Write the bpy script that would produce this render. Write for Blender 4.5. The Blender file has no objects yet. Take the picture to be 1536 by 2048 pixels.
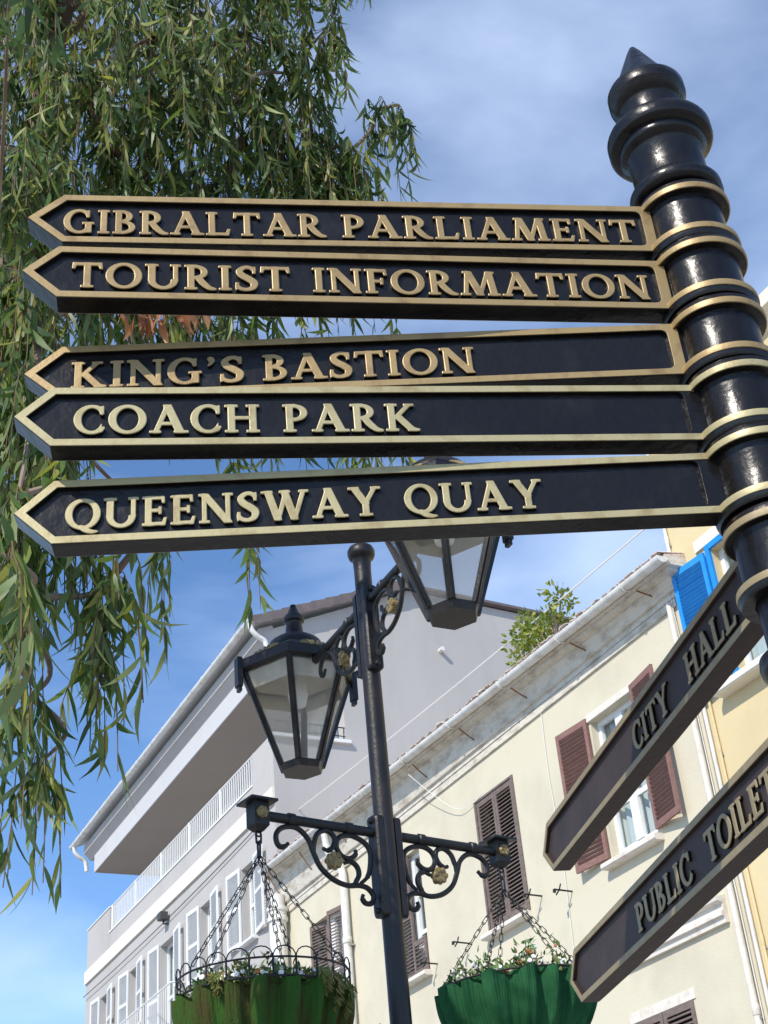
import bpy, bmesh, math, random
import numpy as np
from mathutils import Vector, Matrix
R = math.radians
scene = bpy.context.scene
col = scene.collection
rnd = random.Random(7)
rng = np.random.default_rng(11)

# ------------------------------------------------------------------ camera
cam_d = bpy.data.cameras.new("camera")
cam = bpy.data.objects.new("camera", cam_d); col.objects.link(cam)
cam_d.sensor_fit = 'HORIZONTAL'; cam_d.sensor_width = 36.0
cam_d.lens = 36.0 * 2800.0 / 1536.0
cam_d.clip_start = 0.05; cam_d.clip_end = 3000
_p, _r, _a = R(31.95), R(-5.54), R(28.19)          # pitch up, roll, heading right of the street
fw = Vector((math.sin(_a) * math.cos(_p), math.cos(_a) * math.cos(_p), math.sin(_p)))
rt = Vector((math.cos(_a), -math.sin(_a), 0)); up = rt.cross(fw)
rt2 = rt * math.cos(_r) + up * math.sin(_r); up2 = -rt * math.sin(_r) + up * math.cos(_r)
cam.matrix_world = Matrix(((rt2.x, up2.x, -fw.x, 0), (rt2.y, up2.y, -fw.y, 0), (rt2.z, up2.z, -fw.z, 1.6), (0, 0, 0, 1)))
scene.camera = cam

# ------------------------------------------------------------------ sky and sun
SUN_AZ = R(180 + 60)       # compass angle of the sun from +Y (street direction), clockwise
SUN_EL = R(40)
world = bpy.data.worlds.new("World"); scene.world = world; world.use_nodes = True
nt = world.node_tree; nt.nodes.clear()
def wn(t, **k):
    n = nt.nodes.new(t)
    for a, b in k.items(): setattr(n, a, b)
    return n
sky = wn('ShaderNodeTexSky', sky_type='NISHITA', sun_disc=False, sun_elevation=SUN_EL, sun_rotation=SUN_AZ,
         altitude=20.0, air_density=0.8, dust_density=0.15, ozone_density=2.6)
tc = wn('ShaderNodeTexCoord')
mp = wn('ShaderNodeMapping'); mp.inputs['Scale'].default_value = (1.0, 1.6, 2.6); mp.inputs['Rotation'].default_value = (0.3, 0.2, 0.6); mp.inputs['Location'].default_value = (3.1, 0.0, 0.0)
nz = wn('ShaderNodeTexNoise'); nz.inputs['Scale'].default_value = 2.3; nz.inputs['Detail'].default_value = 6; nz.inputs['Roughness'].default_value = 0.5; nz.inputs['Distortion'].default_value = 0.3
cr = wn('ShaderNodeValToRGB'); cr.color_ramp.elements[0].position = 0.43; cr.color_ramp.elements[1].position = 0.92
cr.color_ramp.elements[1].color = (0.66, 0.66, 0.66, 1)
mx = wn('ShaderNodeMixRGB'); mx.inputs[2].default_value = (6.2, 7.2, 9.0, 1)
bg = wn('ShaderNodeBackground'); bg.inputs[1].default_value = 0.15
wo = wn('ShaderNodeOutputWorld')
nt.links.new(tc.outputs['Generated'], mp.inputs[0]); nt.links.new(mp.outputs[0], nz.inputs['Vector'])
nt.links.new(nz.outputs['Fac'], cr.inputs[0]); nt.links.new(cr.outputs[0], mx.inputs[0])
tn = wn('ShaderNodeMixRGB', blend_type='MULTIPLY'); tn.inputs[0].default_value = 1.0; tn.inputs[2].default_value = (0.80, 0.97, 1.09, 1)
nt.links.new(sky.outputs[0], tn.inputs[1]); nt.links.new(tn.outputs[0], mx.inputs[1]); nt.links.new(mx.outputs[0], bg.inputs[0]); nt.links.new(bg.outputs[0], wo.inputs[0])

sun_d = bpy.data.lights.new("sun", 'SUN'); sun_d.energy = 3.4; sun_d.angle = R(0.53); sun_d.color = (1.0, 0.93, 0.82)
sun = bpy.data.objects.new("sun", sun_d); col.objects.link(sun)
sdir = Vector((math.sin(SUN_AZ) * math.cos(SUN_EL), math.cos(SUN_AZ) * math.cos(SUN_EL), math.sin(SUN_EL)))
sun.rotation_euler = sdir.to_track_quat('Z', 'Y').to_euler(); sun.location = (-6, -4, 14)

vs = scene.view_settings
vs.view_transform = 'Standard'; vs.look = 'None'; vs.gamma = 1.0; vs.use_curve_mapping = False
vs.exposure = 0.5

# ------------------------------------------------------------------ materials
M = {}
def mat(name, color, rough=0.6, metal=0.0, spec=0.5, var=0.0, vscale=6.0, vcol=None, bump=0.0, bscale=80.0, coat=0.0, stretch=(1, 1, 1), detail=5, ramp=(0.35, 0.7)):
    m = bpy.data.materials.new(name); m.use_nodes = True; t = m.node_tree
    b = t.nodes['Principled BSDF']
    b.inputs['Base Color'].default_value = (*color, 1); b.inputs['Roughness'].default_value = rough
    b.inputs['Metallic'].default_value = metal; b.inputs['Specular IOR Level'].default_value = spec
    b.inputs['Coat Weight'].default_value = coat; b.inputs['Coat Roughness'].default_value = 0.12
    g = t.nodes.new('ShaderNodeNewGeometry')
    mpn = t.nodes.new('ShaderNodeMapping'); mpn.inputs['Scale'].default_value = stretch
    t.links.new(g.outputs['Position'], mpn.inputs[0])
    if var > 0 or vcol:
        n = t.nodes.new('ShaderNodeTexNoise'); n.inputs['Scale'].default_value = vscale; n.inputs['Detail'].default_value = detail; n.inputs['Roughness'].default_value = 0.62
        t.links.new(mpn.outputs[0], n.inputs['Vector'])
        r = t.nodes.new('ShaderNodeValToRGB'); r.color_ramp.elements[0].position = ramp[0]; r.color_ramp.elements[1].position = ramp[1]
        c2 = vcol or tuple(c * (1 - var) for c in color)
        r.color_ramp.elements[0].color = (*color, 1); r.color_ramp.elements[1].color = (*c2, 1)
        t.links.new(n.outputs['Fac'], r.inputs[0]); t.links.new(r.outputs[0], b.inputs['Base Color'])
        rr = t.nodes.new('ShaderNodeMapRange'); rr.inputs[3].default_value = max(0.05, rough - 0.08); rr.inputs[4].default_value = min(1, rough + 0.12)
        t.links.new(n.outputs['Fac'], rr.inputs[0]); t.links.new(rr.outputs[0], b.inputs['Roughness'])
    if bump > 0:
        n2 = t.nodes.new('ShaderNodeTexNoise'); n2.inputs['Scale'].default_value = bscale; n2.inputs['Detail'].default_value = 4
        t.links.new(mpn.outputs[0], n2.inputs['Vector'])
        bp = t.nodes.new('ShaderNodeBump'); bp.inputs['Strength'].default_value = bump; bp.inputs['Distance'].default_value = 0.01
        t.links.new(n2.outputs['Fac'], bp.inputs['Height']); t.links.new(bp.outputs[0], b.inputs['Normal'])
    M[name] = m; return m

mat('black_paint', (0.0068, 0.0055, 0.0050), 0.27, spec=0.33, vcol=(0.016, 0.015, 0.015), ramp=(0.52, 0.80), detail=10, vscale=9, bump=0.16, bscale=45)
mat('black_worn', (0.009, 0.0085, 0.010), 0.40, spec=0.4, vcol=(0.022, 0.017, 0.016), vscale=10, bump=0.18, bscale=70)
mat('black_brownish', (0.034, 0.023, 0.020), 0.55, spec=0.25, vcol=(0.055, 0.038, 0.034), vscale=7, bump=0.12, bscale=60, detail=9)  # lighter, browner black for the City Hall and Public Toilets arms
mat('iron', (0.008, 0.010, 0.012), 0.42, spec=0.4, vcol=(0.035, 0.022, 0.015), vscale=16, bump=0.2, bscale=90, ramp=(0.5, 0.78))
mat('gold_a', (0.345, 0.240, 0.105), 0.44, metal=0.3, vcol=(0.20, 0.125, 0.055), ramp=(0.50, 0.74), vscale=22, detail=9, bump=0.05, bscale=140)
mat('gold_b', (0.405, 0.345, 0.185), 0.46, metal=0.25, vcol=(0.24, 0.175, 0.075), vscale=20, bump=0.05, bscale=140, ramp=(0.50, 0.76), detail=9)
mat('gold_c', (0.30, 0.24, 0.135), 0.5, metal=0.2, vcol=(0.25, 0.19, 0.10), vscale=26, bump=0.05, bscale=140)
mat('gilt', (0.34, 0.25, 0.10), 0.5, metal=0.3, vcol=(0.12, 0.09, 0.05), vscale=60, bump=0.3, bscale=120)
mat('cream_wall', (0.60, 0.55, 0.425), 0.9, spec=0.15, vcol=(0.50, 0.455, 0.355), vscale=0.9, bump=0.25, bscale=28, detail=9, ramp=(0.45, 0.75))
mat('yellow_wall', (0.65, 0.54, 0.325), 0.9, spec=0.15, vcol=(0.58, 0.47, 0.28), vscale=0.8, bump=0.2, bscale=28, detail=9)
mat('grey_wall', (0.45, 0.43, 0.415), 0.9, spec=0.15, vcol=(0.385, 0.365, 0.35), vscale=0.8, bump=0.15, bscale=20, detail=9, stretch=(1, 1, 0.35), ramp=(0.45, 0.8))
mat('band_paint', (0.78, 0.73, 0.62), 0.85, spec=0.2, var=0.08, vscale=1.2)
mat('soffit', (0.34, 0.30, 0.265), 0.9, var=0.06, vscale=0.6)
mat('white_paint', (0.76, 0.76, 0.75), 0.5, var=0.08, vscale=5, bump=0.05)
mat('slab_paint', (0.52, 0.52, 0.53), 0.8, var=0.06, vscale=1)
mat('white_pipe', (0.70, 0.69, 0.66), 0.45, vcol=(0.48, 0.45, 0.40), vscale=5, detail=9, ramp=(0.46, 0.74))
mat('plaster_trim', (0.60, 0.56, 0.48), 0.9, vcol=(0.34, 0.285, 0.22), vscale=5.5, bump=0.8, bscale=16, detail=12, ramp=(0.46, 0.74), stretch=(1, 0.7, 1.6))
mat('sill_stone', (0.68, 0.63, 0.56), 0.85, vcol=(0.48, 0.42, 0.36), vscale=7, bump=0.3, bscale=30, ramp=(0.5, 0.8))
mat('shutter_brown', (0.130, 0.096, 0.083), 0.6, vcol=(0.20, 0.150, 0.125), vscale=9, bump=0.1, bscale=60, stretch=(1, 1, 3))
mat('shutter_red', (0.205, 0.098, 0.078), 0.6, vcol=(0.25, 0.145, 0.118), vscale=9, bump=0.1, bscale=60, stretch=(1, 1, 3))
mat('shutter_blue', (0.008, 0.225, 0.640), 0.45, vcol=(0.020, 0.27, 0.68), vscale=7)
mat('rust', (0.30, 0.15, 0.06), 0.85, vcol=(0.14, 0.06, 0.03), vscale=40, bump=0.4, bscale=150)
mat('cable_white', (0.72, 0.72, 0.70), 0.5)
mat('cable_dark', (0.05, 0.05, 0.055), 0.6)
mat('mortar_tile', (0.70, 0.63, 0.57), 0.95, vcol=(0.34, 0.20, 0.14), vscale=7, bump=0.6, bscale=30, detail=9)
mat('roof_tile', (0.115, 0.095, 0.10), 0.8, vcol=(0.17, 0.135, 0.13), vscale=5, bump=0.3, bscale=50)
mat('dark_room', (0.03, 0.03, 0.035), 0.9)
mat('curtain', (0.70, 0.70, 0.66), 0.95, var=0.15, vscale=3, stretch=(1, 6, 0.4))
mat('reflector', (0.62, 0.58, 0.48), 0.7, vcol=(0.30, 0.26, 0.20), vscale=9, detail=9, ramp=(0.5, 0.85))
mat('bark', (0.155, 0.095, 0.065), 0.95, vcol=(0.30, 0.24, 0.19), vscale=5, bump=0.7, bscale=22, stretch=(1, 1, 0.25))
mat('twig', (0.13, 0.075, 0.045), 0.9)
mat('green_cloth', (0.012, 0.066, 0.026), 0.95, spec=0.1, vcol=(0.030, 0.125, 0.050), vscale=8, bump=0.5, bscale=260)
mat('olive_cloth', (0.034, 0.095, 0.018), 0.95, spec=0.1, stretch=(1, 1, 0.22), vcol=(0.060, 0.046, 0.018), vscale=9, bump=0.6, bscale=220, detail=9, ramp=(0.40, 0.62))
def ribs(name, freq, strength):
    m = M[name]; t = m.node_tree; b = t.nodes['Principled BSDF']; tc_ = t.nodes.new('ShaderNodeTexCoord'); sx = t.nodes.new('ShaderNodeSeparateXYZ'); t.links.new(tc_.outputs['Object'], sx.inputs[0])
    at = t.nodes.new('ShaderNodeMath'); at.operation = 'ARCTAN2'; t.links.new(sx.outputs[1], at.inputs[0]); t.links.new(sx.outputs[0], at.inputs[1])
    mu = t.nodes.new('ShaderNodeMath'); mu.operation = 'MULTIPLY'; mu.inputs[1].default_value = freq; t.links.new(at.outputs[0], mu.inputs[0])
    si = t.nodes.new('ShaderNodeMath'); si.operation = 'SINE'; t.links.new(mu.outputs[0], si.inputs[0])
    bp = t.nodes.new('ShaderNodeBump'); bp.inputs['Strength'].default_value = strength; bp.inputs['Distance'].default_value = 0.004
    old = b.inputs['Normal'].links[0].from_socket; t.links.new(si.outputs[0], bp.inputs['Height']); t.links.new(old, bp.inputs['Normal']); t.links.new(bp.outputs[0], b.inputs['Normal'])
ribs('green_cloth', 200, 0.3); ribs('olive_cloth', 180, 0.25)
mat('soil', (0.06, 0.04, 0.025), 1.0, bump=0.6, bscale=60)
mat('basket_leaf', (0.10, 0.20, 0.055), 0.6, vcol=(0.20, 0.15, 0.05), vscale=9, ramp=(0.45, 0.7))
mat('frond', (0.13, 0.17, 0.035), 0.8, vcol=(0.22, 0.16, 0.05), vscale=14)
mat('petal', (0.82, 0.80, 0.76), 0.7)
mat('dry_bloom', (0.42, 0.16, 0.05), 0.9, vcol=(0.24, 0.10, 0.04), vscale=20)
mat('paving', (0.42, 0.40, 0.37), 0.9, var=0.15, vscale=1.5, bump=0.2, bscale=20)
mat('ground', (0.34, 0.32, 0.30), 0.95, var=0.2, vscale=0.4)
mat('steel', (0.45, 0.45, 0.46), 0.35, metal=0.8)

def schlick(t):
    lw = t.nodes.new('ShaderNodeLayerWeight'); lw.inputs[0].default_value = 0.5
    pw = t.nodes.new('ShaderNodeMath'); pw.operation = 'POWER'; pw.inputs[1].default_value = 5.0
    ma = t.nodes.new('ShaderNodeMath'); ma.operation = 'MULTIPLY_ADD'; ma.inputs[1].default_value = 0.9; ma.inputs[2].default_value = 0.045
    t.links.new(lw.outputs['Facing'], pw.inputs[0]); t.links.new(pw.outputs[0], ma.inputs[0]); return ma
def glass_mat(name, tint, fac, rough=0.02):
    m = bpy.data.materials.new(name); m.use_nodes = True; t = m.node_tree; t.nodes.clear()
    o = t.nodes.new('ShaderNodeOutputMaterial'); mixn = t.nodes.new('ShaderNodeMixShader')
    tr = t.nodes.new('ShaderNodeBsdfTransparent'); tr.inputs[0].default_value = (*tint, 1)
    gl = t.nodes.new('ShaderNodeBsdfGlossy'); gl.inputs['Roughness'].default_value = rough; gl.inputs[0].default_value = (0.9, 0.93, 0.95, 1)
    fr = schlick(t)
    ad = t.nodes.new('ShaderNodeMath'); ad.operation = 'ADD'; ad.inputs[1].default_value = fac; ad.use_clamp = True
    t.links.new(fr.outputs[0], ad.inputs[0]); t.links.new(ad.outputs[0], mixn.inputs[0])
    t.links.new(tr.outputs[0], mixn.inputs[1]); t.links.new(gl.outputs[0], mixn.inputs[2]); t.links.new(mixn.outputs[0], o.inputs[0])
    M[name] = m
glass_mat('window_glass', (0.75, 0.82, 0.84), 0.05)
def lantern_glass():
    m = bpy.data.materials.new('lantern_glass'); m.use_nodes = True; t = m.node_tree; t.nodes.clear()
    o = t.nodes.new('ShaderNodeOutputMaterial'); a = t.nodes.new('ShaderNodeMixShader'); b = t.nodes.new('ShaderNodeMixShader')
    tr = t.nodes.new('ShaderNodeBsdfTransparent'); tr.inputs[0].default_value = (0.93, 0.94, 0.93, 1)
    di = t.nodes.new('ShaderNodeBsdfTranslucent'); di.inputs[0].default_value = (0.85, 0.85, 0.83, 1)
    gl = t.nodes.new('ShaderNodeBsdfGlossy'); gl.inputs['Roughness'].default_value = 0.05
    fr = schlick(t)
    a.inputs[0].default_value = 0.3
    t.links.new(tr.outputs[0], a.inputs[1]); t.links.new(di.outputs[0], a.inputs[2])
    t.links.new(fr.outputs[0], b.inputs[0]); t.links.new(a.outputs[0], b.inputs[1]); t.links.new(gl.outputs[0], b.inputs[2]); t.links.new(b.outputs[0], o.inputs[0])
    M['lantern_glass'] = m
lantern_glass()
def leaf_mat(name, cols, objrand=False, trans=0.35, rough=0.42):
    m = bpy.data.materials.new(name); m.use_nodes = True; t = m.node_tree; b = t.nodes['Principled BSDF']; o = t.nodes['Material Output']
    r = t.nodes.new('ShaderNodeValToRGB'); els = r.color_ramp.elements
    while len(els) < len(cols): els.new(0.5)
    for i, c in enumerate(cols): els[i].position = i / (len(cols) - 1); els[i].color = (*c, 1)
    if objrand: s = t.nodes.new('ShaderNodeObjectInfo').outputs['Random']
    else: s = t.nodes.new('ShaderNodeNewGeometry').outputs['Random Per Island']
    t.links.new(s, r.inputs[0]); t.links.new(r.outputs[0], b.inputs['Base Color'])
    b.inputs['Roughness'].default_value = rough; b.inputs['Specular IOR Level'].default_value = 0.3
    tl = t.nodes.new('ShaderNodeBsdfTranslucent'); hs = t.nodes.new('ShaderNodeHueSaturation'); hs.inputs['Value'].default_value = 1.7; hs.inputs['Hue'].default_value = 0.485; hs.inputs['Saturation'].default_value = 1.1
    t.links.new(r.outputs[0], hs.inputs['Color']); t.links.new(hs.outputs[0], tl.inputs[0])
    mixn = t.nodes.new('ShaderNodeMixShader'); mixn.inputs[0].default_value = trans
    t.links.new(b.outputs[0], mixn.inputs[1]); t.links.new(tl.outputs[0], mixn.inputs[2]); t.links.new(mixn.outputs[0], o.inputs[0])
    M[name] = m
EUC = [(0.040, 0.080, 0.024), (0.070, 0.130, 0.036), (0.105, 0.170, 0.060), (0.062, 0.112, 0.052), (0.135, 0.195, 0.050), (0.180, 0.200, 0.050), (0.155, 0.205, 0.100)]
EUC = [(0.034, 0.064, 0.020)] + [(q[0] * 1.32, q[1] * 1.22, q[2] * 1.05) for q in EUC] + [(0.040, 0.074, 0.030)]
leaf_mat('euc_leaf', EUC, trans=0.38); leaf_mat('euc_leaf_single', EUC, True, trans=0.38)
leaf_mat('dead_leaf', [(0.30, 0.13, 0.055), (0.42, 0.22, 0.10), (0.20, 0.085, 0.04)], trans=0.25)
leaf_mat('fig_leaf', [(0.06, 0.11, 0.02), (0.14, 0.21, 0.035), (0.22, 0.26, 0.04), (0.32, 0.33, 0.07)], trans=0.35)

# ------------------------------------------------------------------ mesh helpers
def woff(o):
    v = Vector((0, 0, 0))
    while o is not None: v += o.location; o = o.parent
    return v
def tag(o, label=None, cat=None, group=None, kind=None):
    if label: o['label'] = label
    if cat: o['category'] = cat
    if group: o['group'] = group
    if kind: o['kind'] = kind
    return o
def empty(name, loc):
    o = bpy.data.objects.new(name, None); col.objects.link(o); o.location = loc; o.empty_display_size = 0.1
    return o
def link(name, me, parent=None, loc=(0, 0, 0), rotz=0.0, scale=None):
    o = bpy.data.objects.new(name, me); col.objects.link(o)
    if parent is not None: o.parent = parent
    o.location = loc; o.rotation_euler = (0, 0, rotz)
    if scale is not None: o.scale = scale
    return o
def mesh_from(name, v, f, mats, idx=None, smooth=True, ang=38):
    me = bpy.data.meshes.new(name); me.from_pydata(v, [], f); me.update()
    for m in mats: me.materials.append(M[m])
    if idx is not None: me.polygons.foreach_set('material_index', idx)
    if smooth:
        me.polygons.foreach_set('use_smooth', [True] * len(me.polygons)); me.set_sharp_from_angle(angle=R(ang))
    return me
class MB:
    def __init__(s): s.v = []; s.f = []
    def add(s, v, f):
        n = len(s.v); s.v += [tuple(p) for p in v]; s.f += [tuple(i + n for i in q) for q in f]; return s
    def box(s, x0, x1, y0, y1, z0, z1, mtx=None):
        v = [(x0, y0, z0), (x1, y0, z0), (x1, y1, z0), (x0, y1, z0), (x0, y0, z1), (x1, y0, z1), (x1, y1, z1), (x0, y1, z1)]
        if mtx is not None: v = [mtx @ Vector(p) for p in v]
        return s.add(v, [(0, 3, 2, 1), (4, 5, 6, 7), (0, 1, 5, 4), (1, 2, 6, 5), (2, 3, 7, 6), (3, 0, 4, 7)])
    def lathe(s, prof, c=(0, 0), n=40, lean=None, caps=True):
        v = []; f = []
        for (r, z) in prof:
            cx, cy = (c if lean is None else lean(z))
            for i in range(n):
                a = 2 * math.pi * i / n; v.append((cx + r * math.cos(a), cy + r * math.sin(a), z))
        for k in range(len(prof) - 1):
            for i in range(n):
                j = (i + 1) % n; f.append((k * n + i, k * n + j, (k + 1) * n + j, (k + 1) * n + i))
        if caps: f.append(tuple(range(n))[::-1]); f.append(tuple(range((len(prof) - 1) * n, len(prof) * n)))
        return s.add(v, f)
    def tube(s, pts, rad, n=8, closed=False, flat=None):
        P = [Vector(p) for p in pts]; m = len(P)
        if m < 2: return s
        rr = rad if isinstance(rad, (list, tuple)) else [rad] * m
        v = []; f = []; prev = None
        for k in range(m):
            if closed: t = P[(k + 1) % m] - P[k - 1]
            else: t = P[min(k + 1, m - 1)] - P[max(k - 1, 0)]
            t = t.normalized() if t.length > 1e-9 else Vector((0, 0, 1))
            if prev is None:
                h = Vector((0, 0, 1)) if abs(t.z) < 0.9 else Vector((1, 0, 0)); a = t.cross(h).normalized()
            else:
                a = prev - t * prev.dot(t); a = a.normalized() if a.length > 1e-6 else t.orthogonal().normalized()
            prev = a; b = t.cross(a)
            for i in range(n):
                q = 2 * math.pi * i / n + (math.pi / n if n == 4 else 0); v.append(P[k] + a * (rr[k] * math.cos(q)) + b * (rr[k] * math.sin(q)))
        for k in range(m if closed else m - 1):
            k2 = (k + 1) % m
            for i in range(n):
                j = (i + 1) % n; f.append((k * n + i, k * n + j, k2 * n + j, k2 * n + i))
        if not closed: f.append(tuple(range(n))[::-1]); f.append(tuple(range((m - 1) * n, m * n)))
        return s.add(v, f)
    def sweep(s, prof, path):
        """prof: closed list of (a,b) ; path: list of functions (a,b)->xyz"""
        n = len(prof); v = []; f = []
        for fn in path: v += [fn(a, b) for a, b in prof]
        for k in range(len(path) - 1):
            for i in range(n):
                j = (i + 1) % n; f.append((k * n + i, k * n + j, (k + 1) * n + j, (k + 1) * n + i))
        f.append(tuple(range(n))[::-1]); f.append(tuple(range((len(path) - 1) * n, len(path) * n)))
        return s.add(v, f)
    def build(s, name, m, parent=None, smooth=True, ang=38, local=False, loc=None):
        v = s.v; mats = [m] if isinstance(m, str) else m
        if parent is not None and not local:
            o = woff(parent); v = [(p[0] - o.x, p[1] - o.y, p[2] - o.z) for p in v]
        me = mesh_from(name, v, s.f, mats, None, smooth, ang)
        bm = bmesh.new(); bm.from_mesh(me); bmesh.ops.recalc_face_normals(bm, faces=bm.faces); bm.to_mesh(me); bm.free()
        return link(name, me, parent, loc or (0, 0, 0))
def smooth_path(pts, sub=5):
    P = [Vector(p) for p in pts]; out = []
    for i in range(len(P) - 1):
        a, b, c, d = P[max(i - 1, 0)], P[i], P[i + 1], P[min(i + 2, len(P) - 1)]
        for k in range(sub):
            t = k / sub; out.append(0.5 * ((2 * b) + (c - a) * t + (2 * a - 5 * b + 4 * c - d) * t * t + (3 * b - a - 3 * c + d) * t ** 3))
    out.append(P[-1]); return out
def curve_mesh(name, loops, extrude, bevel, mats, res=1, sidemat=None):
    """filled 2D loops in x,y -> plate whose front looks along -Y (x right, z up)"""
    cu = bpy.data.curves.new(name, 'CURVE'); cu.dimensions = '2D'; cu.fill_mode = 'BOTH'; cu.extrude = extrude; cu.bevel_depth = bevel; cu.bevel_resolution = res
    for lp in loops:
        sp = cu.splines.new('POLY'); sp.points.add(len(lp) - 1); sp.use_cyclic_u = True
        for i, (x, y) in enumerate(lp): sp.points[i].co = (x, y, 0, 1)
    ob = bpy.data.objects.new(name, cu); col.objects.link(ob)
    dg = bpy.context.evaluated_depsgraph_get(); me = bpy.data.meshes.new_from_object(ob.evaluated_get(dg))
    bpy.data.objects.remove(ob); bpy.data.curves.remove(cu)
    n = len(me.vertices); a = np.empty(n * 3); me.vertices.foreach_get('co', a); a = a.reshape(-1, 3)
    a = np.stack([a[:, 0], -a[:, 2], a[:, 1]], 1); me.vertices.foreach_set('co', a.ravel()); me.update()
    me.materials.clear()
    for m in mats: me.materials.append(M[m])
    nf = len(me.polygons); idx = np.zeros(nf, np.int32)
    if sidemat is not None:
        nn = np.empty(nf * 3); me.polygons.foreach_get('normal', nn); nn = nn.reshape(-1, 3)
        idx[np.abs(nn[:, 1]) < 0.35] = sidemat
    me.polygons.foreach_set('material_index', idx)
    me.polygons.foreach_set('use_smooth', [False] * nf)
    return me

# ------------------------------------------------------------------ roman capitals (signed-distance strokes -> outlines)
GX, GY, GH = 150, 150, 0.0125      # grid: x -0.2..1.675, y -0.35..1.525
gx, gy = np.meshgrid(-0.2 + GH * np.arange(GX), -0.35 + GH * np.arange(GY))
def d_poly(pts):
    p = np.array(pts, float); n = len(p); d = np.full(gx.shape, 1e9); s = np.ones(gx.shape)
    for i in range(n):
        a, b = p[i], p[i - 1]; e = b - a; wx, wy = gx - a[0], gy - a[1]
        t = np.clip((wx * e[0] + wy * e[1]) / (e @ e + 1e-12), 0, 1); bx, by = wx - e[0] * t, wy - e[1] * t
        d = np.minimum(d, bx * bx + by * by)
        c1 = gy >= a[1]; c2 = gy < b[1]; c3 = e[0] * wy > e[1] * wx
        fl = (c1 & c2 & c3) | (~c1 & ~c2 & ~c3); s = np.where(fl, -s, s)
    return s * np.sqrt(d)
def d_ell(cx, cy, a, b): return (np.sqrt(((gx - cx) / a) ** 2 + ((gy - cy) / b) ** 2) - 1) * min(a, b)
def d_ring(cx, cy, a, b, ta, tb): return np.maximum(d_ell(cx, cy, a, b), -d_ell(cx, cy, a - ta, b - tb))
def rect(x0, x1, y0, y1): return d_poly([(x0, y0), (x1, y0), (x1, y1), (x0, y1)])
def diag(x0, y0, x1, y1, w): return d_poly([(x0 - w / 2, y0), (x0 + w / 2, y0), (x1 + w / 2, y1), (x1 - w / 2, y1)])
def stroke(pts):
    P = [Vector((x, y, w)) for x, y, w in pts]; d = np.full(gx.shape, 1e9)
    for q in smooth_path(P, 14): d = np.minimum(d, np.hypot(gx - q.x, gy - q.y) - q.z / 2)
    return d
def un(*ds):
    k = 0.035; r = ds[0]
    for d in ds[1:]:
        h = np.clip(0.5 + 0.5 * (d - r) / k, 0, 1); r = d * (1 - h) + r * h - k * h * (1 - h)
    return r
T, t_, S = 0.158, 0.088, 0.056
def foot(x, y, hw=0.17): return rect(x - hw, x + hw, y, y + S) if y < 0.5 else rect(x - hw, x + hw, y - S, y)
def stem(x, w=T, b=True, tp=True, y0=0, y1=1, hw=None):
    ds = [rect(x - w / 2, x + w / 2, y0, y1)]; hw = hw or w / 2 + 0.085
    if b: ds.append(foot(x, 0, hw))
    if tp: ds.append(foot(x, 1, hw))
    return un(*ds)
def bowl(cy, b, x0, a, ta=T, tb=t_):
    r = np.maximum(d_ring(x0, cy, a, b, ta, tb), x0 - gx)
    return r
def Cshape(a=0.46, cut=0.72):
    r = d_ring(0.46, 0.5, a, 0.525, 0.17, 0.085); r = np.maximum(r, gx - cut)
    return r
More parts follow.
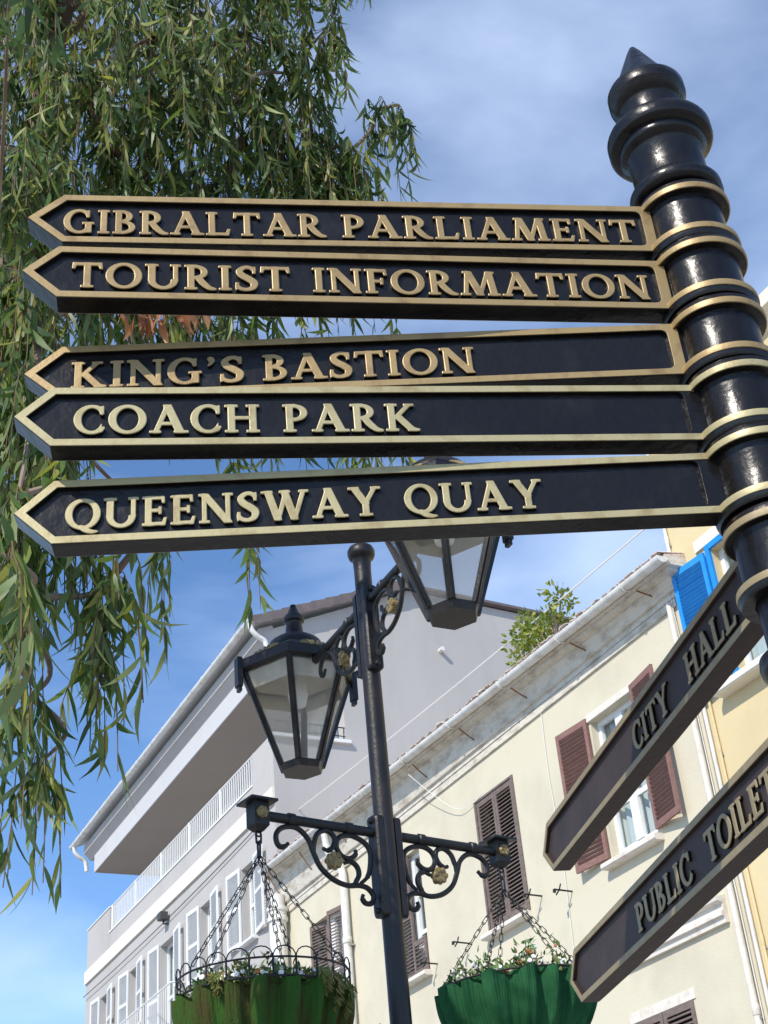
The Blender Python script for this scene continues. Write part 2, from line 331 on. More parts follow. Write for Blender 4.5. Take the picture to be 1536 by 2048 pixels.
def glyphs():
    G = {}
    G['I'] = (stem(0.17), 0.34)
    G['H'] = (un(stem(0.17), stem(0.75), rect(0.17, 0.75, 0.48, 0.48 + t_)), 0.92)
    G['L'] = (un(stem(0.17), rect(0.17, 0.66, 0, 0.085), d_poly([(0.58, 0), (0.68, 0), (0.73, 0.26), (0.67, 0.26)])), 0.74)
    bar = lambda x1, y, h=0.085: rect(0.17, x1, y, y + h)
    G['E'] = (un(stem(0.17), bar(0.62, 0), bar(0.60, 0.915), bar(0.52, 0.47), d_poly([(0.55, 0), (0.64, 0), (0.69, 0.24), (0.63, 0.24)]), d_poly([(0.54, 1), (0.62, 1), (0.63, 0.78), (0.58, 0.78)]), rect(0.48, 0.535, 0.39, 0.63)), 0.70)
    G['F'] = (un(stem(0.17), bar(0.60, 0.915), bar(0.50, 0.46), d_poly([(0.54, 1), (0.62, 1), (0.64, 0.77), (0.58, 0.77)]), rect(0.46, 0.515, 0.38, 0.62)), 0.65)
    G['T'] = (un(stem(0.41, tp=False), rect(0.03, 0.79, 0.91, 1), d_poly([(0.0, 0.77), (0.05, 0.77), (0.12, 0.98), (0.02, 1.0)]), d_poly([(0.77, 0.77), (0.82, 0.77), (0.80, 1.0), (0.70, 0.98)])), 0.82)
    G['A'] = (un(diag(0.14, 0, 0.46, 1.0, 0.105), diag(0.80, 0, 0.45, 1.02, 0.20), rect(0.24, 0.70, 0.29, 0.37), foot(0.13, 0, 0.14), foot(0.82, 0, 0.18)), 0.97)
    G['N'] = (un(stem(0.15, 0.10, tp=False, hw=0.14), diag(0.15, 1.0, 0.83, -0.02, 0.22), stem(0.83, 0.10, b=False, hw=0.14), rect(0.0, 0.16, 1 - S, 1)), 0.97)
    G['M'] = (un(diag(0.14, 0, 0.25, 1, 0.10), foot(0.14, 0, 0.14), diag(0.27, 1, 0.58, 0.0, 0.20), diag(0.57, 0, 0.87, 1, 0.095), diag(1.0, 0, 0.90, 1, 0.185), foot(1.0, 0, 0.175), rect(0.12, 0.28, 1 - S, 1), rect(0.88, 1.05, 1 - S, 1)), 1.16)
    G['K'] = (un(stem(0.17), diag(0.25, 0.44, 0.68, 0.98, 0.12), diag(0.33, 0.56, 0.74, 0.0, 0.21), foot(0.68, 1, 0.13), d_poly([(0.62, 0.0), (0.92, 0.0), (0.92, 0.05), (0.72, 0.10)])), 0.92)
    G['P'] = (un(stem(0.17), bowl(0.70, 0.30, 0.30, 0.35), rect(0.17, 0.31, 0.91, 1.0), rect(0.17, 0.31, 0.40, 0.49)), 0.68)
    G['R'] = (un(stem(0.17), bowl(0.72, 0.28, 0.30, 0.33), rect(0.17, 0.31, 0.91, 1.0), rect(0.17, 0.34, 0.44, 0.52), stroke([(0.38, 0.47, 0.16), (0.52, 0.24, 0.17), (0.68, 0.06, 0.13), (0.84, 0.015, 0.06)])), 0.85)
    G['B'] = (un(stem(0.17), bowl(0.755, 0.245, 0.30, 0.28), bowl(0.275, 0.275, 0.30, 0.36), rect(0.17, 0.31, 0.915, 1.0), rect(0.17, 0.31, 0.475, 0.555), rect(0.17, 0.31, 0, 0.085)), 0.70)
    G['O'] = (d_ring(0.49, 0.5, 0.49, 0.525, 0.175, 0.088), 0.98)
    G['Q'] = (un(d_ring(0.49, 0.5, 0.49, 0.525, 0.175, 0.088), stroke([(0.46, 0.03, 0.13), (0.60, -0.07, 0.14), (0.76, -0.13, 0.10), (0.90, -0.13, 0.04)])), 0.98)
    G['C'] = (un(Cshape(), d_poly([(0.69, 0.70), (0.76, 0.70), (0.76, 0.99), (0.70, 0.95)]), stroke([(0.70, 0.10, 0.09), (0.77, 0.19, 0.05)])), 0.80)
    G['G'] = (un(Cshape(), d_poly([(0.69, 0.70), (0.76, 0.70), (0.76, 0.99), (0.70, 0.95)]), rect(0.66, 0.82, 0.03, 0.42), rect(0.57, 0.90, 0.40, 0.46)), 0.92)
    G['S'] = (un(stroke([(0.53, 0.86, 0.09), (0.42, 0.96, 0.10), (0.25, 0.95, 0.11), (0.12, 0.80, 0.15), (0.20, 0.62, 0.19), (0.38, 0.48, 0.20), (0.53, 0.32, 0.19), (0.50, 0.12, 0.14), (0.34, 0.03, 0.10), (0.17, 0.05, 0.10), (0.06, 0.15, 0.09)]), d_poly([(0.51, 0.72), (0.57, 0.72), (0.57, 0.99), (0.50, 0.95)]), d_poly([(0.02, 0.02), (0.09, 0.06), (0.09, 0.30), (0.02, 0.30)])), 0.62)
    arc = np.maximum(d_ring(0.485, 0.36, 0.40, 0.385, 0.165, 0.10), gy - 0.37)
    G['U'] = (un(rect(0.085, 0.255, 0.36, 1), foot(0.17, 1, 0.17), arc, rect(0.785, 0.885, 0.36, 1), foot(0.835, 1, 0.135)), 0.98)
    G['W'] = (un(diag(0.18, 1, 0.45, -0.02, 0.19), diag(0.45, -0.02, 0.72, 1.0, 0.10), diag(0.66, 1, 0.93, -0.02, 0.19), diag(0.93, -0.02, 1.22, 1, 0.10), foot(0.15, 1, 0.16), foot(1.22, 1, 0.13), foot(0.67, 1, 0.15)), 1.36)
    G['Y'] = (un(diag(0.15, 1, 0.46, 0.42, 0.20), diag(0.46, 0.42, 0.76, 1, 0.105), rect(0.46 - T / 2, 0.46 + T / 2, 0, 0.47), foot(0.46, 0, 0.18), foot(0.13, 1, 0.15), foot(0.78, 1, 0.13)), 0.92)
    G["'"] = (stroke([(0.12, 0.94, 0.15), (0.15, 0.88, 0.13), (0.13, 0.78, 0.07), (0.07, 0.70, 0.03)]), 0.26)
    return G
def contours(d):
    """marching squares, zero level"""
    segs = {}; neg = d < 0
    code = neg[:-1, :-1] * 1 + neg[:-1, 1:] * 2 + neg[1:, 1:] * 4 + neg[1:, :-1] * 8
    pos = {}
    def ept(e):
        if e in pos: return
        k, r, c = e
        if k == 0: a, b = d[r, c], d[r, c + 1]; f = a / (a - b); pos[e] = (-0.2 + GH * (c + f), -0.35 + GH * r)
        else: a, b = d[r, c], d[r + 1, c]; f = a / (a - b); pos[e] = (-0.2 + GH * c, -0.35 + GH * (r + f))
    TB = {1: [(3, 0)], 2: [(0, 1)], 3: [(3, 1)], 4: [(1, 2)], 5: [(3, 2), (1, 0)], 6: [(0, 2)], 7: [(3, 2)], 8: [(2, 3)], 9: [(2, 0)], 10: [(0, 3), (2, 1)], 11: [(2, 1)], 12: [(1, 3)], 13: [(1, 0)], 14: [(0, 3)]}
    for r, c in zip(*np.where((code > 0) & (code < 15))):
        E = [(0, r, c), (1, r, c + 1), (0, r + 1, c), (1, r, c)]
        for a, b in TB[int(code[r, c])]: segs[E[a]] = E[b]; ept(E[a]); ept(E[b])
    loops = []
    while segs:
        s0 = next(iter(segs)); lp = []; cur = s0
        while cur in segs: lp.append(pos[cur]); cur = segs.pop(cur)
        if len(lp) > 8: loops.append(lp)
    return loops
def simplify(lp, eps=0.0045):
    P = np.array(lp); n = len(P); far = int(np.argmax(((P - P[0]) ** 2).sum(1)))
    def dp(i, j):
        if j <= i + 1: return [i]
        a, b = P[i], P[j % n]; e = b - a; L = np.hypot(*e) + 1e-12; q = P[i + 1:j]
        dd = np.abs(e[0] * (q[:, 1] - a[1]) - e[1] * (q[:, 0] - a[0])) / L; k = int(np.argmax(dd))
        if dd[k] < eps: return [i]
        m = i + 1 + k; return dp(i, m) + dp(m, j)
    ids = dp(0, far) + dp(far, n)
    return [tuple(P[i]) for i in ids]
GL = {k: ([simplify(l) for l in contours(d)], w) for k, (d, w) in glyphs().items()}
CAP = 0.052
def letter_mesh(ch, gold):
    key = 'letter_mesh_' + gold + '_' + ch
    if key in bpy.data.meshes: return bpy.data.meshes[key]
    me = curve_mesh(key, [[(x * CAP, y * CAP) for x, y in l] for l in GL[ch][0]], 0.0022, 0.0013, [gold, 'black_paint'], 1, 1)
    me.name = key; return me

# ================================================================== THE SETTING
tag(MB().add([(-300, -300, 0), (300, -300, 0), (300, 300, 0), (-300, 300, 0)], [(0, 1, 2, 3)]).build('ground', 'ground', smooth=False), kind='structure')
pv = MB().box(7.9, 9.47, -6, 60, -0.1, 0.12).build('pavement', 'paving', smooth=False); tag(pv, kind='structure')

FX = 9.5                                    # plane of the house fronts
def wall_open(mb, y0, y1, z0, z1, ops, depth=0.22, x=FX):
    ys = sorted({y0, y1, *[o[0] for o in ops], *[o[1] for o in ops]}); zs = sorted({z0, z1, *[o[2] for o in ops], *[o[3] for o in ops]})
    for i in range(len(ys) - 1):
        for k in range(len(zs) - 1):
            ym, zm = (ys[i] + ys[i + 1]) / 2, (zs[k] + zs[k + 1]) / 2
            if any(o[0] < ym < o[1] and o[2] < zm < o[3] for o in ops): continue
            mb.add([(x, ys[i], zs[k]), (x, ys[i + 1], zs[k]), (x, ys[i + 1], zs[k + 1]), (x, ys[i], zs[k + 1])], [(0, 3, 2, 1)])
    for a, b, c, d in ops:
        X = x + depth
        mb.add([(x, a, c), (X, a, c), (X, a, d), (x, a, d)], [(0, 1, 2, 3)]); mb.add([(x, b, c), (X, b, c), (X, b, d), (x, b, d)], [(0, 3, 2, 1)])
        mb.add([(x, a, d), (X, a, d), (X, b, d), (x, b, d)], [(0, 1, 2, 3)]); mb.add([(x, a, c), (X, a, c), (X, b, c), (x, b, c)], [(0, 3, 2, 1)])
def window(par, y0, y1, z0, z1, cols=2, rows=2, deep=0.14, frame='white_paint', fw_=0.06, drape=True, transom=None):
    """timber casement: frame mesh with its panes and the room behind as sub-parts"""
    x = FX + deep; m = MB(); xb = x + 0.055
    m.box(x, xb, y0, y0 + fw_, z0, z1); m.box(x, xb, y1 - fw_, y1, z0, z1)
    m.box(x + 0.002, xb - 0.002, y0 + fw_, y1 - fw_, z0, z0 + fw_ * 1.3); m.box(x + 0.002, xb - 0.002, y0 + fw_, y1 - fw_, z1 - fw_, z1)
    ya, yb, za, zb = y0 + fw_, y1 - fw_, z0 + fw_ * 1.3, z1 - fw_
    yy = [ya + (yb - ya) * i / cols for i in range(cols + 1)]; zz = [za + (zb - za) * k / rows for k in range(rows + 1)]
    if transom: zz = [za] + transom + [zb]
    st = 0.075 if cols > 1 else 0.04
    for i in range(1, cols): m.box(x - 0.012, xb - 0.006, yy[i] - st, yy[i] + st, za, zb)
    for k in range(1, len(zz) - 1): m.box(x + 0.004, xb - 0.008, ya, yb, zz[k] - 0.03, zz[k] + 0.03)
    w = m.build('window', frame, par, ang=20)
    for i in range(cols):
        for k in range(len(zz) - 1):
            MB().add([(x + 0.03, yy[i] + 0.01, zz[k] + 0.01), (x + 0.03, yy[i + 1] - 0.01, zz[k] + 0.01), (x + 0.03, yy[i + 1] - 0.01, zz[k + 1] - 0.01), (x + 0.03, yy[i] + 0.01, zz[k + 1] - 0.01)], [(0, 3, 2, 1)]).build('pane', 'window_glass', w, smooth=False)
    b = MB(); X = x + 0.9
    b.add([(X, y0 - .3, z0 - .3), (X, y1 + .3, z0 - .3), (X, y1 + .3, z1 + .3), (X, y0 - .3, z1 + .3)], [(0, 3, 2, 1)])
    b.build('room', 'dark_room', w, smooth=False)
    if drape:
        c = MB(); n = 26; v = []
        for i in range(n + 1):
            y = y0 + (y1 - y0) * i / n; xx = x + 0.12 + 0.022 * math.sin(i * 1.9) + 0.012 * math.sin(i * 0.7)
            v += [(xx, y, z0), (xx + 0.01 * math.sin(i * 1.3), y, z1)]
        c.add(v, [(2 * i, 2 * i + 2, 2 * i + 3, 2 * i + 1) for i in range(n)]); c.build('curtain', 'curtain', w, ang=80)
    return w
SLAT = {}
def slat_mesh(w, mname, sg):
    k = (round(w, 3), mname, sg)
    if k not in SLAT:
        m = MB(); mt = Matrix.Rotation(R(46) * sg, 4, 'X'); m.box(-w / 2, w / 2, -0.022, 0.022, -0.004, 0.004, mt)
        SLAT[k] = mesh_from('slat', m.v, m.f, [mname], smooth=False)
    return SLAT[k]
def shutter(par, hy, z0, z1, w, ang, mname, pitch=0.05, joined=False, xo=-0.015, mid=0.5, label=None):
    sg = (1 if ang < 0 else -1) * (1 if xo > -0.02 else -1)
    """leaf hinged at y=hy; ang = heading of the leaf (90 = towards +Y, -90 = towards -Y), z axis rotation"""
    h = z1 - z0; m = MB(); st, rl, th = 0.055, 0.075, 0.017
    m.box(0, st, -th, th, 0, h); m.box(w - st, w, -th, th, 0, h)
    rails = [(0, rl), (h - rl, h)]
    if mid: rails.append((h * mid - 0.03, h * mid + 0.03))
    for a, b in rails: m.box(st, w - st, -th + 0.002, th - 0.002, a, b)
    zs = []; rails.sort()
    for (a0, a1), (b0, b1) in zip(rails[:-1], rails[1:]):
        n = max(1, int((b0 - a1) / pitch)); zs += [a1 + (b0 - a1) * (i + 0.5) / n for i in range(n)]
    o = m.build('shutter', mname, par, local=True, ang=20)
    off = woff(par); o.location = (FX + xo - off.x, hy - off.y, z0 - off.z); o.rotation_euler = (0, 0, R(ang))
    if label: o['label'] = label
    if joined:
        mm = MB(); mt = Matrix.Rotation(R(46) * sg, 4, 'X')
        for z in zs: mm.box(st, w - st, -0.02, 0.02, -0.004, 0.004, Matrix.Translation((0, 0, z)) @ mt)
        lo = mm.build('louvre', mname, o, local=True, smooth=False)
    else:
        sm = slat_mesh(w - 2 * st + 0.004, mname, sg)
        for z in zs:
            s_ = link('slat', sm, o, (w / 2, 0, z)); s_.rotation_euler = (rnd.uniform(-0.03, 0.03), 0, 0)
    return o
def half_gutter(path, r=0.06, th=0.006, n=12):
    """half round channel: path of (x,y,z) along Y"""
    prof = [(r * math.cos(a), r * math.sin(a)) for a in [math.pi + math.pi * i / n for i in range(n + 1)]]
    prof += [((r - th) * math.cos(a), (r - th) * math.sin(a)) for a in [2 * math.pi - math.pi * i / n for i in range(n + 1)]]
    m = MB(); m.sweep(prof, [(lambda a, b, p=p: (p[0] + a, p[1], p[2] + b)) for p in path]); return m

# ------------------------------------------------------------------ cream house
ch = empty('cream_house', (FX, 10.95, 0)); tag(ch, 'old cream rendered house with brown louvred shutters and weathered cornice', 'house')
CY0, CY1 = 10.95, 23.06
ops = [(12.07, 12.97, 6.56, 8.24), (14.90, 15.88, 6.55, 8.29), (17.66, 18.52, 6.50, 8.29), (20.40, 21.80, 6.50, 8.29), (12.02, 13.11, 3.05, 4.78), (14.95, 15.85, 3.05, 4.78), (17.7, 18.5, 3.05, 4.78), (20.5, 21.6, 3.05, 4.78)]
m = MB(); wall_open(m, CY0, CY1, 0, 9.2, ops)
m.add([(FX, CY0, 0), (FX + 7, CY0, 0), (FX + 7, CY0, 9.2), (FX, CY0, 9.2)], [(0, 1, 2, 3)])
m.add([(FX + 7, CY0, 0), (FX + 7, CY1, 0), (FX + 7, CY1, 9.2), (FX + 7, CY0, 9.2)], [(0, 1, 2, 3)])
m.build('wall', 'cream_wall', ch, smooth=False)
tilt = lambda y: 0.034 * (y - 10.6)
# cornice profile (outward e, height), swept along the front and returned at the near end
cprof = [(0, 8.90), (0.04, 8.90), (0.04, 8.962), (0.075, 8.972), (0.085, 9.0), (0.115, 9.004), (0.13, 9.03), (0.15, 9.045), (0.15, 9.072), (0.25, 9.088), (0.25, 9.12), (0.30, 9.135), (0.30, 9.24), (0, 9.24)]
def cor(y, endx=0.0, k=1.0):
    return lambda e, z: (FX - e, y - (e if endx else 0), z + (tilt(y) if z > 9.0 else 0) * k)
m = MB(); m.sweep(cprof, [cor(CY0 - 0.004, 1)] + [cor(CY0 + i * (CY1 - CY0) / 24) for i in range(1, 25)])
# return on the near end
m.sweep(cprof, [lambda e, z: (FX - e, CY0 - e - 0.004, z), lambda e, z: (FX + 0.32, CY0 - e - 0.004, z)])
m.build('cornice', 'plaster_trim', ch, ang=30)
m = MB(); m.box(FX - 0.028, FX + 0.02, CY0, CY1, 8.80, 8.896); m.build('frieze_band', 'plaster_trim', ch, smooth=False)
# gutter with straps and rusty stays
gp = [(FX - 0.36, y, 9.20 + tilt(y)) for y in np.linspace(10.62, 23.0, 14)]
g = half_gutter(gp, 0.075).build('gutter', 'white_pipe', ch)
m = MB(); m.lathe([(0.0, 0), (0.075, 0), (0.075, 0.012), (0, 0.012)], n=20, caps=False)
cap = MB().add([(FX - 0.36 + 0.076 * math.cos(a), 10.615, 9.20 + 0.076 * math.sin(a)) for a in [math.pi + math.pi * i / 12 for i in range(13)]] + [(FX - 0.36 + 0.076 * math.cos(a), 10.625, 9.20 + 0.076 * math.sin(a)) for a in [math.pi + math.pi * i / 12 for i in range(13)]], [tuple(range(13)), tuple(range(13, 26))[::-1]] + [(i, i + 13, i + 14, i + 1) for i in range(12)]).build('stop_end', 'white_pipe', g)
for y in np.arange(11.35, 23, 1.45):
    z = 9.20 + tilt(y)
    p = [(FX - 0.36 + 0.084 * math.cos(a), y, z + 0.084 * math.sin(a)) for a in [math.pi + math.pi * i / 10 for i in range(11)]] + [(FX - 0.25, y - 0.01, z + 0.03), (FX - 0.20, y - 0.02, z - 0.03)]
    MB().tube(p, 0.011, 6).build('gutter_strap', 'white_pipe', g)
    MB().tube(smooth_path([(FX - 0.30, y - 0.1, z - 0.12), (FX - 0.16, y - 0.13, z - 0.16 - tilt(y) * 0.5), (FX + 0.02, y - 0.16, 9.0)], 4), 0.011, 5).build('iron_stay', 'rust', g)
# downpipes
def downpipe(par, y, r, z0, z1, name='downpipe', joints=(7.6, 5.2, 2.6), e=0.1, mt='white_pipe'):
    m = MB(); m.tube([(FX - e, y, z0), (FX - e, y, z1)], r, 14)
    for z in joints:
        if z < z1: m.lathe([(r * 1.12, z - .05), (r * 1.18, z - .045), (r * 1.18, z + .045), (r * 1.12, z + .05)], (FX - e, y), 14)
    o = m.build(name, mt, par)
    for z in joints:
        if z < z1: MB().box(FX - e - r * 0.2, FX + 0.02, y - r * 1.3, y + r * 1.3, z - 0.09, z - 0.065).build('pipe_clip', 'steel', o)
    return o
downpipe(ch, 20.13, 0.065, 0.12, 8.62)
m = MB(); m.tube(smooth_path([(FX - 0.1, 20.13, 8.60), (FX - 0.12, 20.16, 8.80), (FX - 0.30, 20.2, 9.05), (FX - 0.36, 20.2, 9.2 + tilt(20.2))], 4), 0.062, 12); m.build('pipe_offset', 'white_pipe', ch)
# round white hopper pipe at the party line with the grey house
m = MB(); m.lathe([(0.15, 0.12), (0.15, 8.62), (0.185, 8.64), (0.185, 8.70), (0.165, 8.72), (0.165, 8.80), (0.19, 8.82), (0.19, 8.88), (0.14, 8.90), (0.14, 9.1)], (FX - 0.20, 22.72), 20); m.build('corner_pipe', 'white_pipe', ch)
downpipe(ch, 11.04, 0.036, 0.12, 8.86, e=0.05, joints=(7.7, 6.1, 4.4, 2.6), mt='sill_stone')
# roof slope and its mortared edge tiles
m = MB(); m.add([(FX - 0.30, CY0 - 0.3, 9.26), (FX + 7, CY0 - 0.3, 10.6), (FX + 7, CY1, 10.6 + tilt(CY1)), (FX - 0.30, CY1, 9.26 + tilt(CY1))], [(0, 1, 2, 3)])
m.add([(FX - 0.30, CY0 - 0.3, 9.20), (FX + 7, CY0 - 0.3, 9.20), (FX + 7, CY0 - 0.3, 10.6), (FX - 0.30, CY0 - 0.3, 9.26)], [(0, 1, 2, 3)])
rf = m.build('roof', 'mortar_tile', ch, smooth=False)
tm = []
for k in range(4):
    m = MB(); L, r0 = 0.42, 0.085
    n = 8; v = []
    for j, x in enumerate((0.0, L)):
        for i in range(n + 1):
            a = math.pi * i / n; rr = r0 * (1 - 0.12 * j) * rnd.uniform(0.93, 1.07); v.append((x + rnd.uniform(-.012, .012), rr * math.cos(a), rr * math.sin(a) * (0.22 + 0.07 * k) + j * 0.08))
    v += [(x + 0.004, y * 0.78, z * 0.72 - 0.004) for x, y, z in v]
    f = [(i, i + 1, n + 2 + i, n + 1 + i) for i in range(n)]; o = 2 * (n + 1)
    f += [(a + o, d + o, c + o, b + o) for a, b, c, d in f]; f += [(i, o + i, o + i + 1, i + 1) for i in range(n)]
    tm.append(mesh_from('eaves_tile', v, f, ['mortar_tile']))
y = 10.72; off = woff(rf)
while y < 22.9:
    o = link('eaves_tile', tm[rnd.randrange(4)], rf, (FX - 0.385 + rnd.uniform(-.02, .02) - off.x, y - off.y, 9.255 + tilt(y) + rnd.uniform(-.012, .012) - off.z)); o.rotation_euler = (rnd.uniform(-.06, .06), rnd.uniform(-.04, .04), rnd.uniform(-.05, .05)); y += rnd.uniform(0.165, 0.185)
# string course and sills
sc = MB(); sc.sweep([(0, 5.30), (0.05, 5.30), (0.055, 5.36), (0.09, 5.37), (0.09, 5.41), (0.05, 5.43), (0.045, 5.50), (0.11, 5.52), (0.12, 5.56), (0, 5.58)], [(lambda e, z, y=y: (FX - e, y, z)) for y in (11.2, 23.0)]); sc.build('string_course', 'sill_stone', ch, ang=25)
def sill(par, y0, y1, z, e=0.13, h=0.07, mt='sill_stone'):
    m = MB(); m.sweep([(-0.15, z - h), (e - 0.02, z - h), (e, z - h + 0.018), (e, z - 0.012), (e - 0.012, z), (-0.15, z + 0.012)], [(lambda a, b, y=y: (FX - a, y, b)) for y in (y0, y1)])
    return m.build('sill', mt, par, ang=30)
for a, b in ((11.98, 13.07), (14.84, 15.97), (17.60, 18.62), (20.3, 21.9)): sill(ch, a, b, 6.50)
# open window
window(ch, 12.07, 12.97, 6.56, 8.24, 2, 3, 0.10)
m = MB(); m.box(FX - 0.03, FX + 0.02, 11.98, 13.06, 8.245, 8.33); m.build('lintel', 'sill_stone', ch, smooth=False)
shutter(ch, 13.00, 6.56, 8.30, 0.60, 96, 'shutter_red', xo=-0.035); shutter(ch, 12.04, 6.56, 8.30, 0.58, -99, 'shutter_red', xo=-0.035)
# closed pair
for hy, w, a in ((15.87, 0.475, -90), (14.91, 0.475, 90)): shutter(ch, hy, 6.56, 8.28, w, a, 'shutter_brown', xo=0.01, mid=None)
MB().box(FX - 0.02, FX + 0.05, 14.86, 14.90, 6.52, 8.31).box(FX - 0.02, FX + 0.05, 15.88, 15.92, 6.52, 8.31).box(FX - 0.02, FX + 0.05, 14.90, 15.88, 8.283, 8.31).build('shutter_surround', 'shutter_brown', ch, smooth=False)
MB().add([(FX + 0.2, 14.9, 6.55), (FX + 0.2, 15.88, 6.55), (FX + 0.2, 15.88, 8.29), (FX + 0.2, 14.9, 8.29)], [(0, 3, 2, 1)]).build('room', 'dark_room', ch, smooth=False)
# half covered window beside the lamp post
window(ch, 17.66, 18.52, 6.50, 8.29, 2, 3, 0.10); shutter(ch, 18.50, 6.52, 8.27, 0.43, -90, 'shutter_brown', xo=0.01); shutter(ch, 17.68, 6.52, 7.0, 0.42, 90, 'shutter_brown', xo=-0.005, mid=None)
# window with its leaves ajar beside the grey house
window(ch, 20.40, 21.80, 6.50, 8.29, 2, 2, 0.12); shutter(ch, 21.78, 6.52, 8.27, 0.50, -76, 'shutter_brown', xo=0.0); shutter(ch, 20.42, 6.52, 8.27, 0.44, 102, 'shutter_brown', xo=0.0)
for a, b in ((12.02, 13.11), (14.95, 15.85), (17.7, 18.5), (20.5, 21.6)):
    w = (b - a) / 2 - 0.008; jn = a > 13
    shutter(ch, b, 3.06, 4.74, w, -90, 'shutter_brown', xo=0.0, joined=jn); shutter(ch, a, 3.06, 4.74, w, 90, 'shutter_brown', xo=0.0, joined=jn)
    MB().add([(FX + 0.2, a, 3.05), (FX + 0.2, b, 3.05), (FX + 0.2, b, 4.78), (FX + 0.2, a, 4.78)], [(0, 3, 2, 1)]).build('room', 'dark_room', ch, smooth=False)
    MB().box(FX - 0.012, FX + 0.03, a - 0.05, b + 0.05, 4.742, 4.85).build('lintel', 'sill_stone', ch, smooth=False)
# drying-line hooks
for y, z in ((14.57, 6.60), (16.49, 6.55), (17.44, 6.53), (19.05, 6.02), (13.9, 6.45)):
    m = MB(); m.tube(smooth_path([(FX + 0.02, y, z), (FX - 0.12, y + 0.01, z + 0.01), (FX - 0.24, y + 0.02, z + 0.02)], 3), 0.011, 6); m.tube([(FX - 0.18, y, z + 0.015), (FX - 0.20, y - 0.07, z + 0.06)], 0.009, 6); m.tube([(FX - 0.18, y, z + 0.015), (FX - 0.19, y + 0.07, z - 0.03)], 0.009, 6); m.lathe([(0.02, z - 0.02), (0.02, z + 0.02)], (FX - 0.24, y + 0.02), 8)
    m.build('drying_line_hook', 'iron', ch)
# loose cables on the front
for pts in ([(FX - 0.30, 17.2, 9.2), (FX - 0.2, 16.75, 8.75), (FX - 0.08, 16.3, 8.36), (FX - 0.03, 15.9, 8.30), (FX - 0.03, 15.6, 8.34)], [(FX - 0.02, 13.95, 8.92), (FX - 0.015, 14.0, 8.0), (FX - 0.015, 13.97, 7.0), (FX - 0.015, 14.05, 5.56)], [(FX - 0.06, 10.99, 9.1), (FX - 0.03, 11.0, 8.5), (FX - 0.03, 10.98, 6.0), (FX - 0.03, 10.99, 2.5)]):
    MB().tube(smooth_path(pts, 5), 0.0045, 5).build('loose_cable', 'cable_white', ch)

# ------------------------------------------------------------------ grey house
gh = empty('grey_house', (FX, 23.1, 0)); tag(gh, 'tall pale grey house with white shutters, balcony railing and wide roof overhang', 'house')
GY0, GY1 = 23.1, 36.3
gops = [(24.24, 24.96, 8.86, 10.30), (26.68, 27.38, 8.86, 10.30), (29.05, 30.08, 7.95, 10.25), (31.77, 32.41, 8.86, 10.30), (34.20, 34.88, 8.86, 10.30)]
m = MB(); wall_open(m, GY0, GY1, 0, 11.72, gops, 0.3)
m.add([(FX, GY1, 0), (FX, GY1, 11.72), (FX + 9, GY1, 11.72), (FX + 9, GY1, 0)], [(0, 1, 2, 3)])
m.add([(FX + 9, GY1, 0), (FX + 9, GY1, 11.72), (FX + 9, GY0, 11.72), (FX + 9, GY0, 0)], [(0, 1, 2, 3)])
m.box(FX + 0.001, FX + 0.16, 34.22, GY1 - 0.002, 11.722, 12.36); m.box(FX + 0.16, FX + 9, GY1 - 0.16, GY1 - 0.002, 11.722, 12.36)
m.box(FX + 0.001, FX + 0.2, GY0 + 0.001, 24.2, 11.722, 12.375)
m.add([(FX + 0.01, GY0 + 0.2, 11.70), (FX + 9, GY0 + 0.2, 11.70), (FX + 9, GY1 - 0.02, 11.70), (FX + 0.01, GY1 - 0.02, 11.70)], [(0, 1, 2, 3)])
m.build('wall', 'grey_wall', gh, smooth=False)
# gable end over the cream roof, with a window opening
m = MB(); gx0, gx1, gz0, gz1 = FX, 11.05, 12.38, 13.745
def gq(xs, zs): m.add([(xs[0], GY0, zs[0]), (xs[1], GY0, zs[0]), (xs[1], GY0, zs[1]), (xs[0], GY0, zs[1])], [(0, 1, 2, 3)])
gq((FX, 20.5), (0, gz0)); gq((gx1, 20.5), (gz0, gz1))
m.add([(FX, GY0, gz1), (20.5, GY0, gz1), (20.5, GY0, 15.62), (12.75, GY0, 16.02), (9.42, GY0, 14.56), (9.42, GY0, 14.2), (FX, GY0, 14.2)], [(0, 1, 2, 3, 4, 5, 6)])
m.box(gx1, gx1 + 0.15, GY0 + 0.001, GY0 + 0.35, gz0, gz1)
m.build('gable_wall', 'grey_wall', gh, smooth=False)
m = MB(); m.box(gx0 - 0.02, gx1 + 0.08, GY0 - 0.08, GY0 + 0.22, gz0 - 0.07, gz0 - 0.002); m.build('gable_sill', 'white_paint', gh, smooth=False)
m = MB(); m.tube([(gx0, GY0 + 0.02, gz0 + 0.28), (gx1, GY0 + 0.02, gz0 + 0.28)], 0.012, 6); m.tube([(gx0, GY0 + 0.02, gz0 + 0.10), (gx1, GY0 + 0.02, gz0 + 0.10)], 0.010, 6)
for x in np.arange(gx0 + 0.08, gx1, 0.12): m.tube([(x, GY0 + 0.02, gz0), (x, GY0 + 0.02, gz0 + 0.28)], 0.008, 5)
m.build('end_rail', 'iron', gh)
m = MB(); m.tube([(13.39, GY0 + 0.05, 14.66), (13.39, GY0 - 0.14, 14.66)], 0.05, 14); m.build('vent_pipe', 'white_pipe', gh)
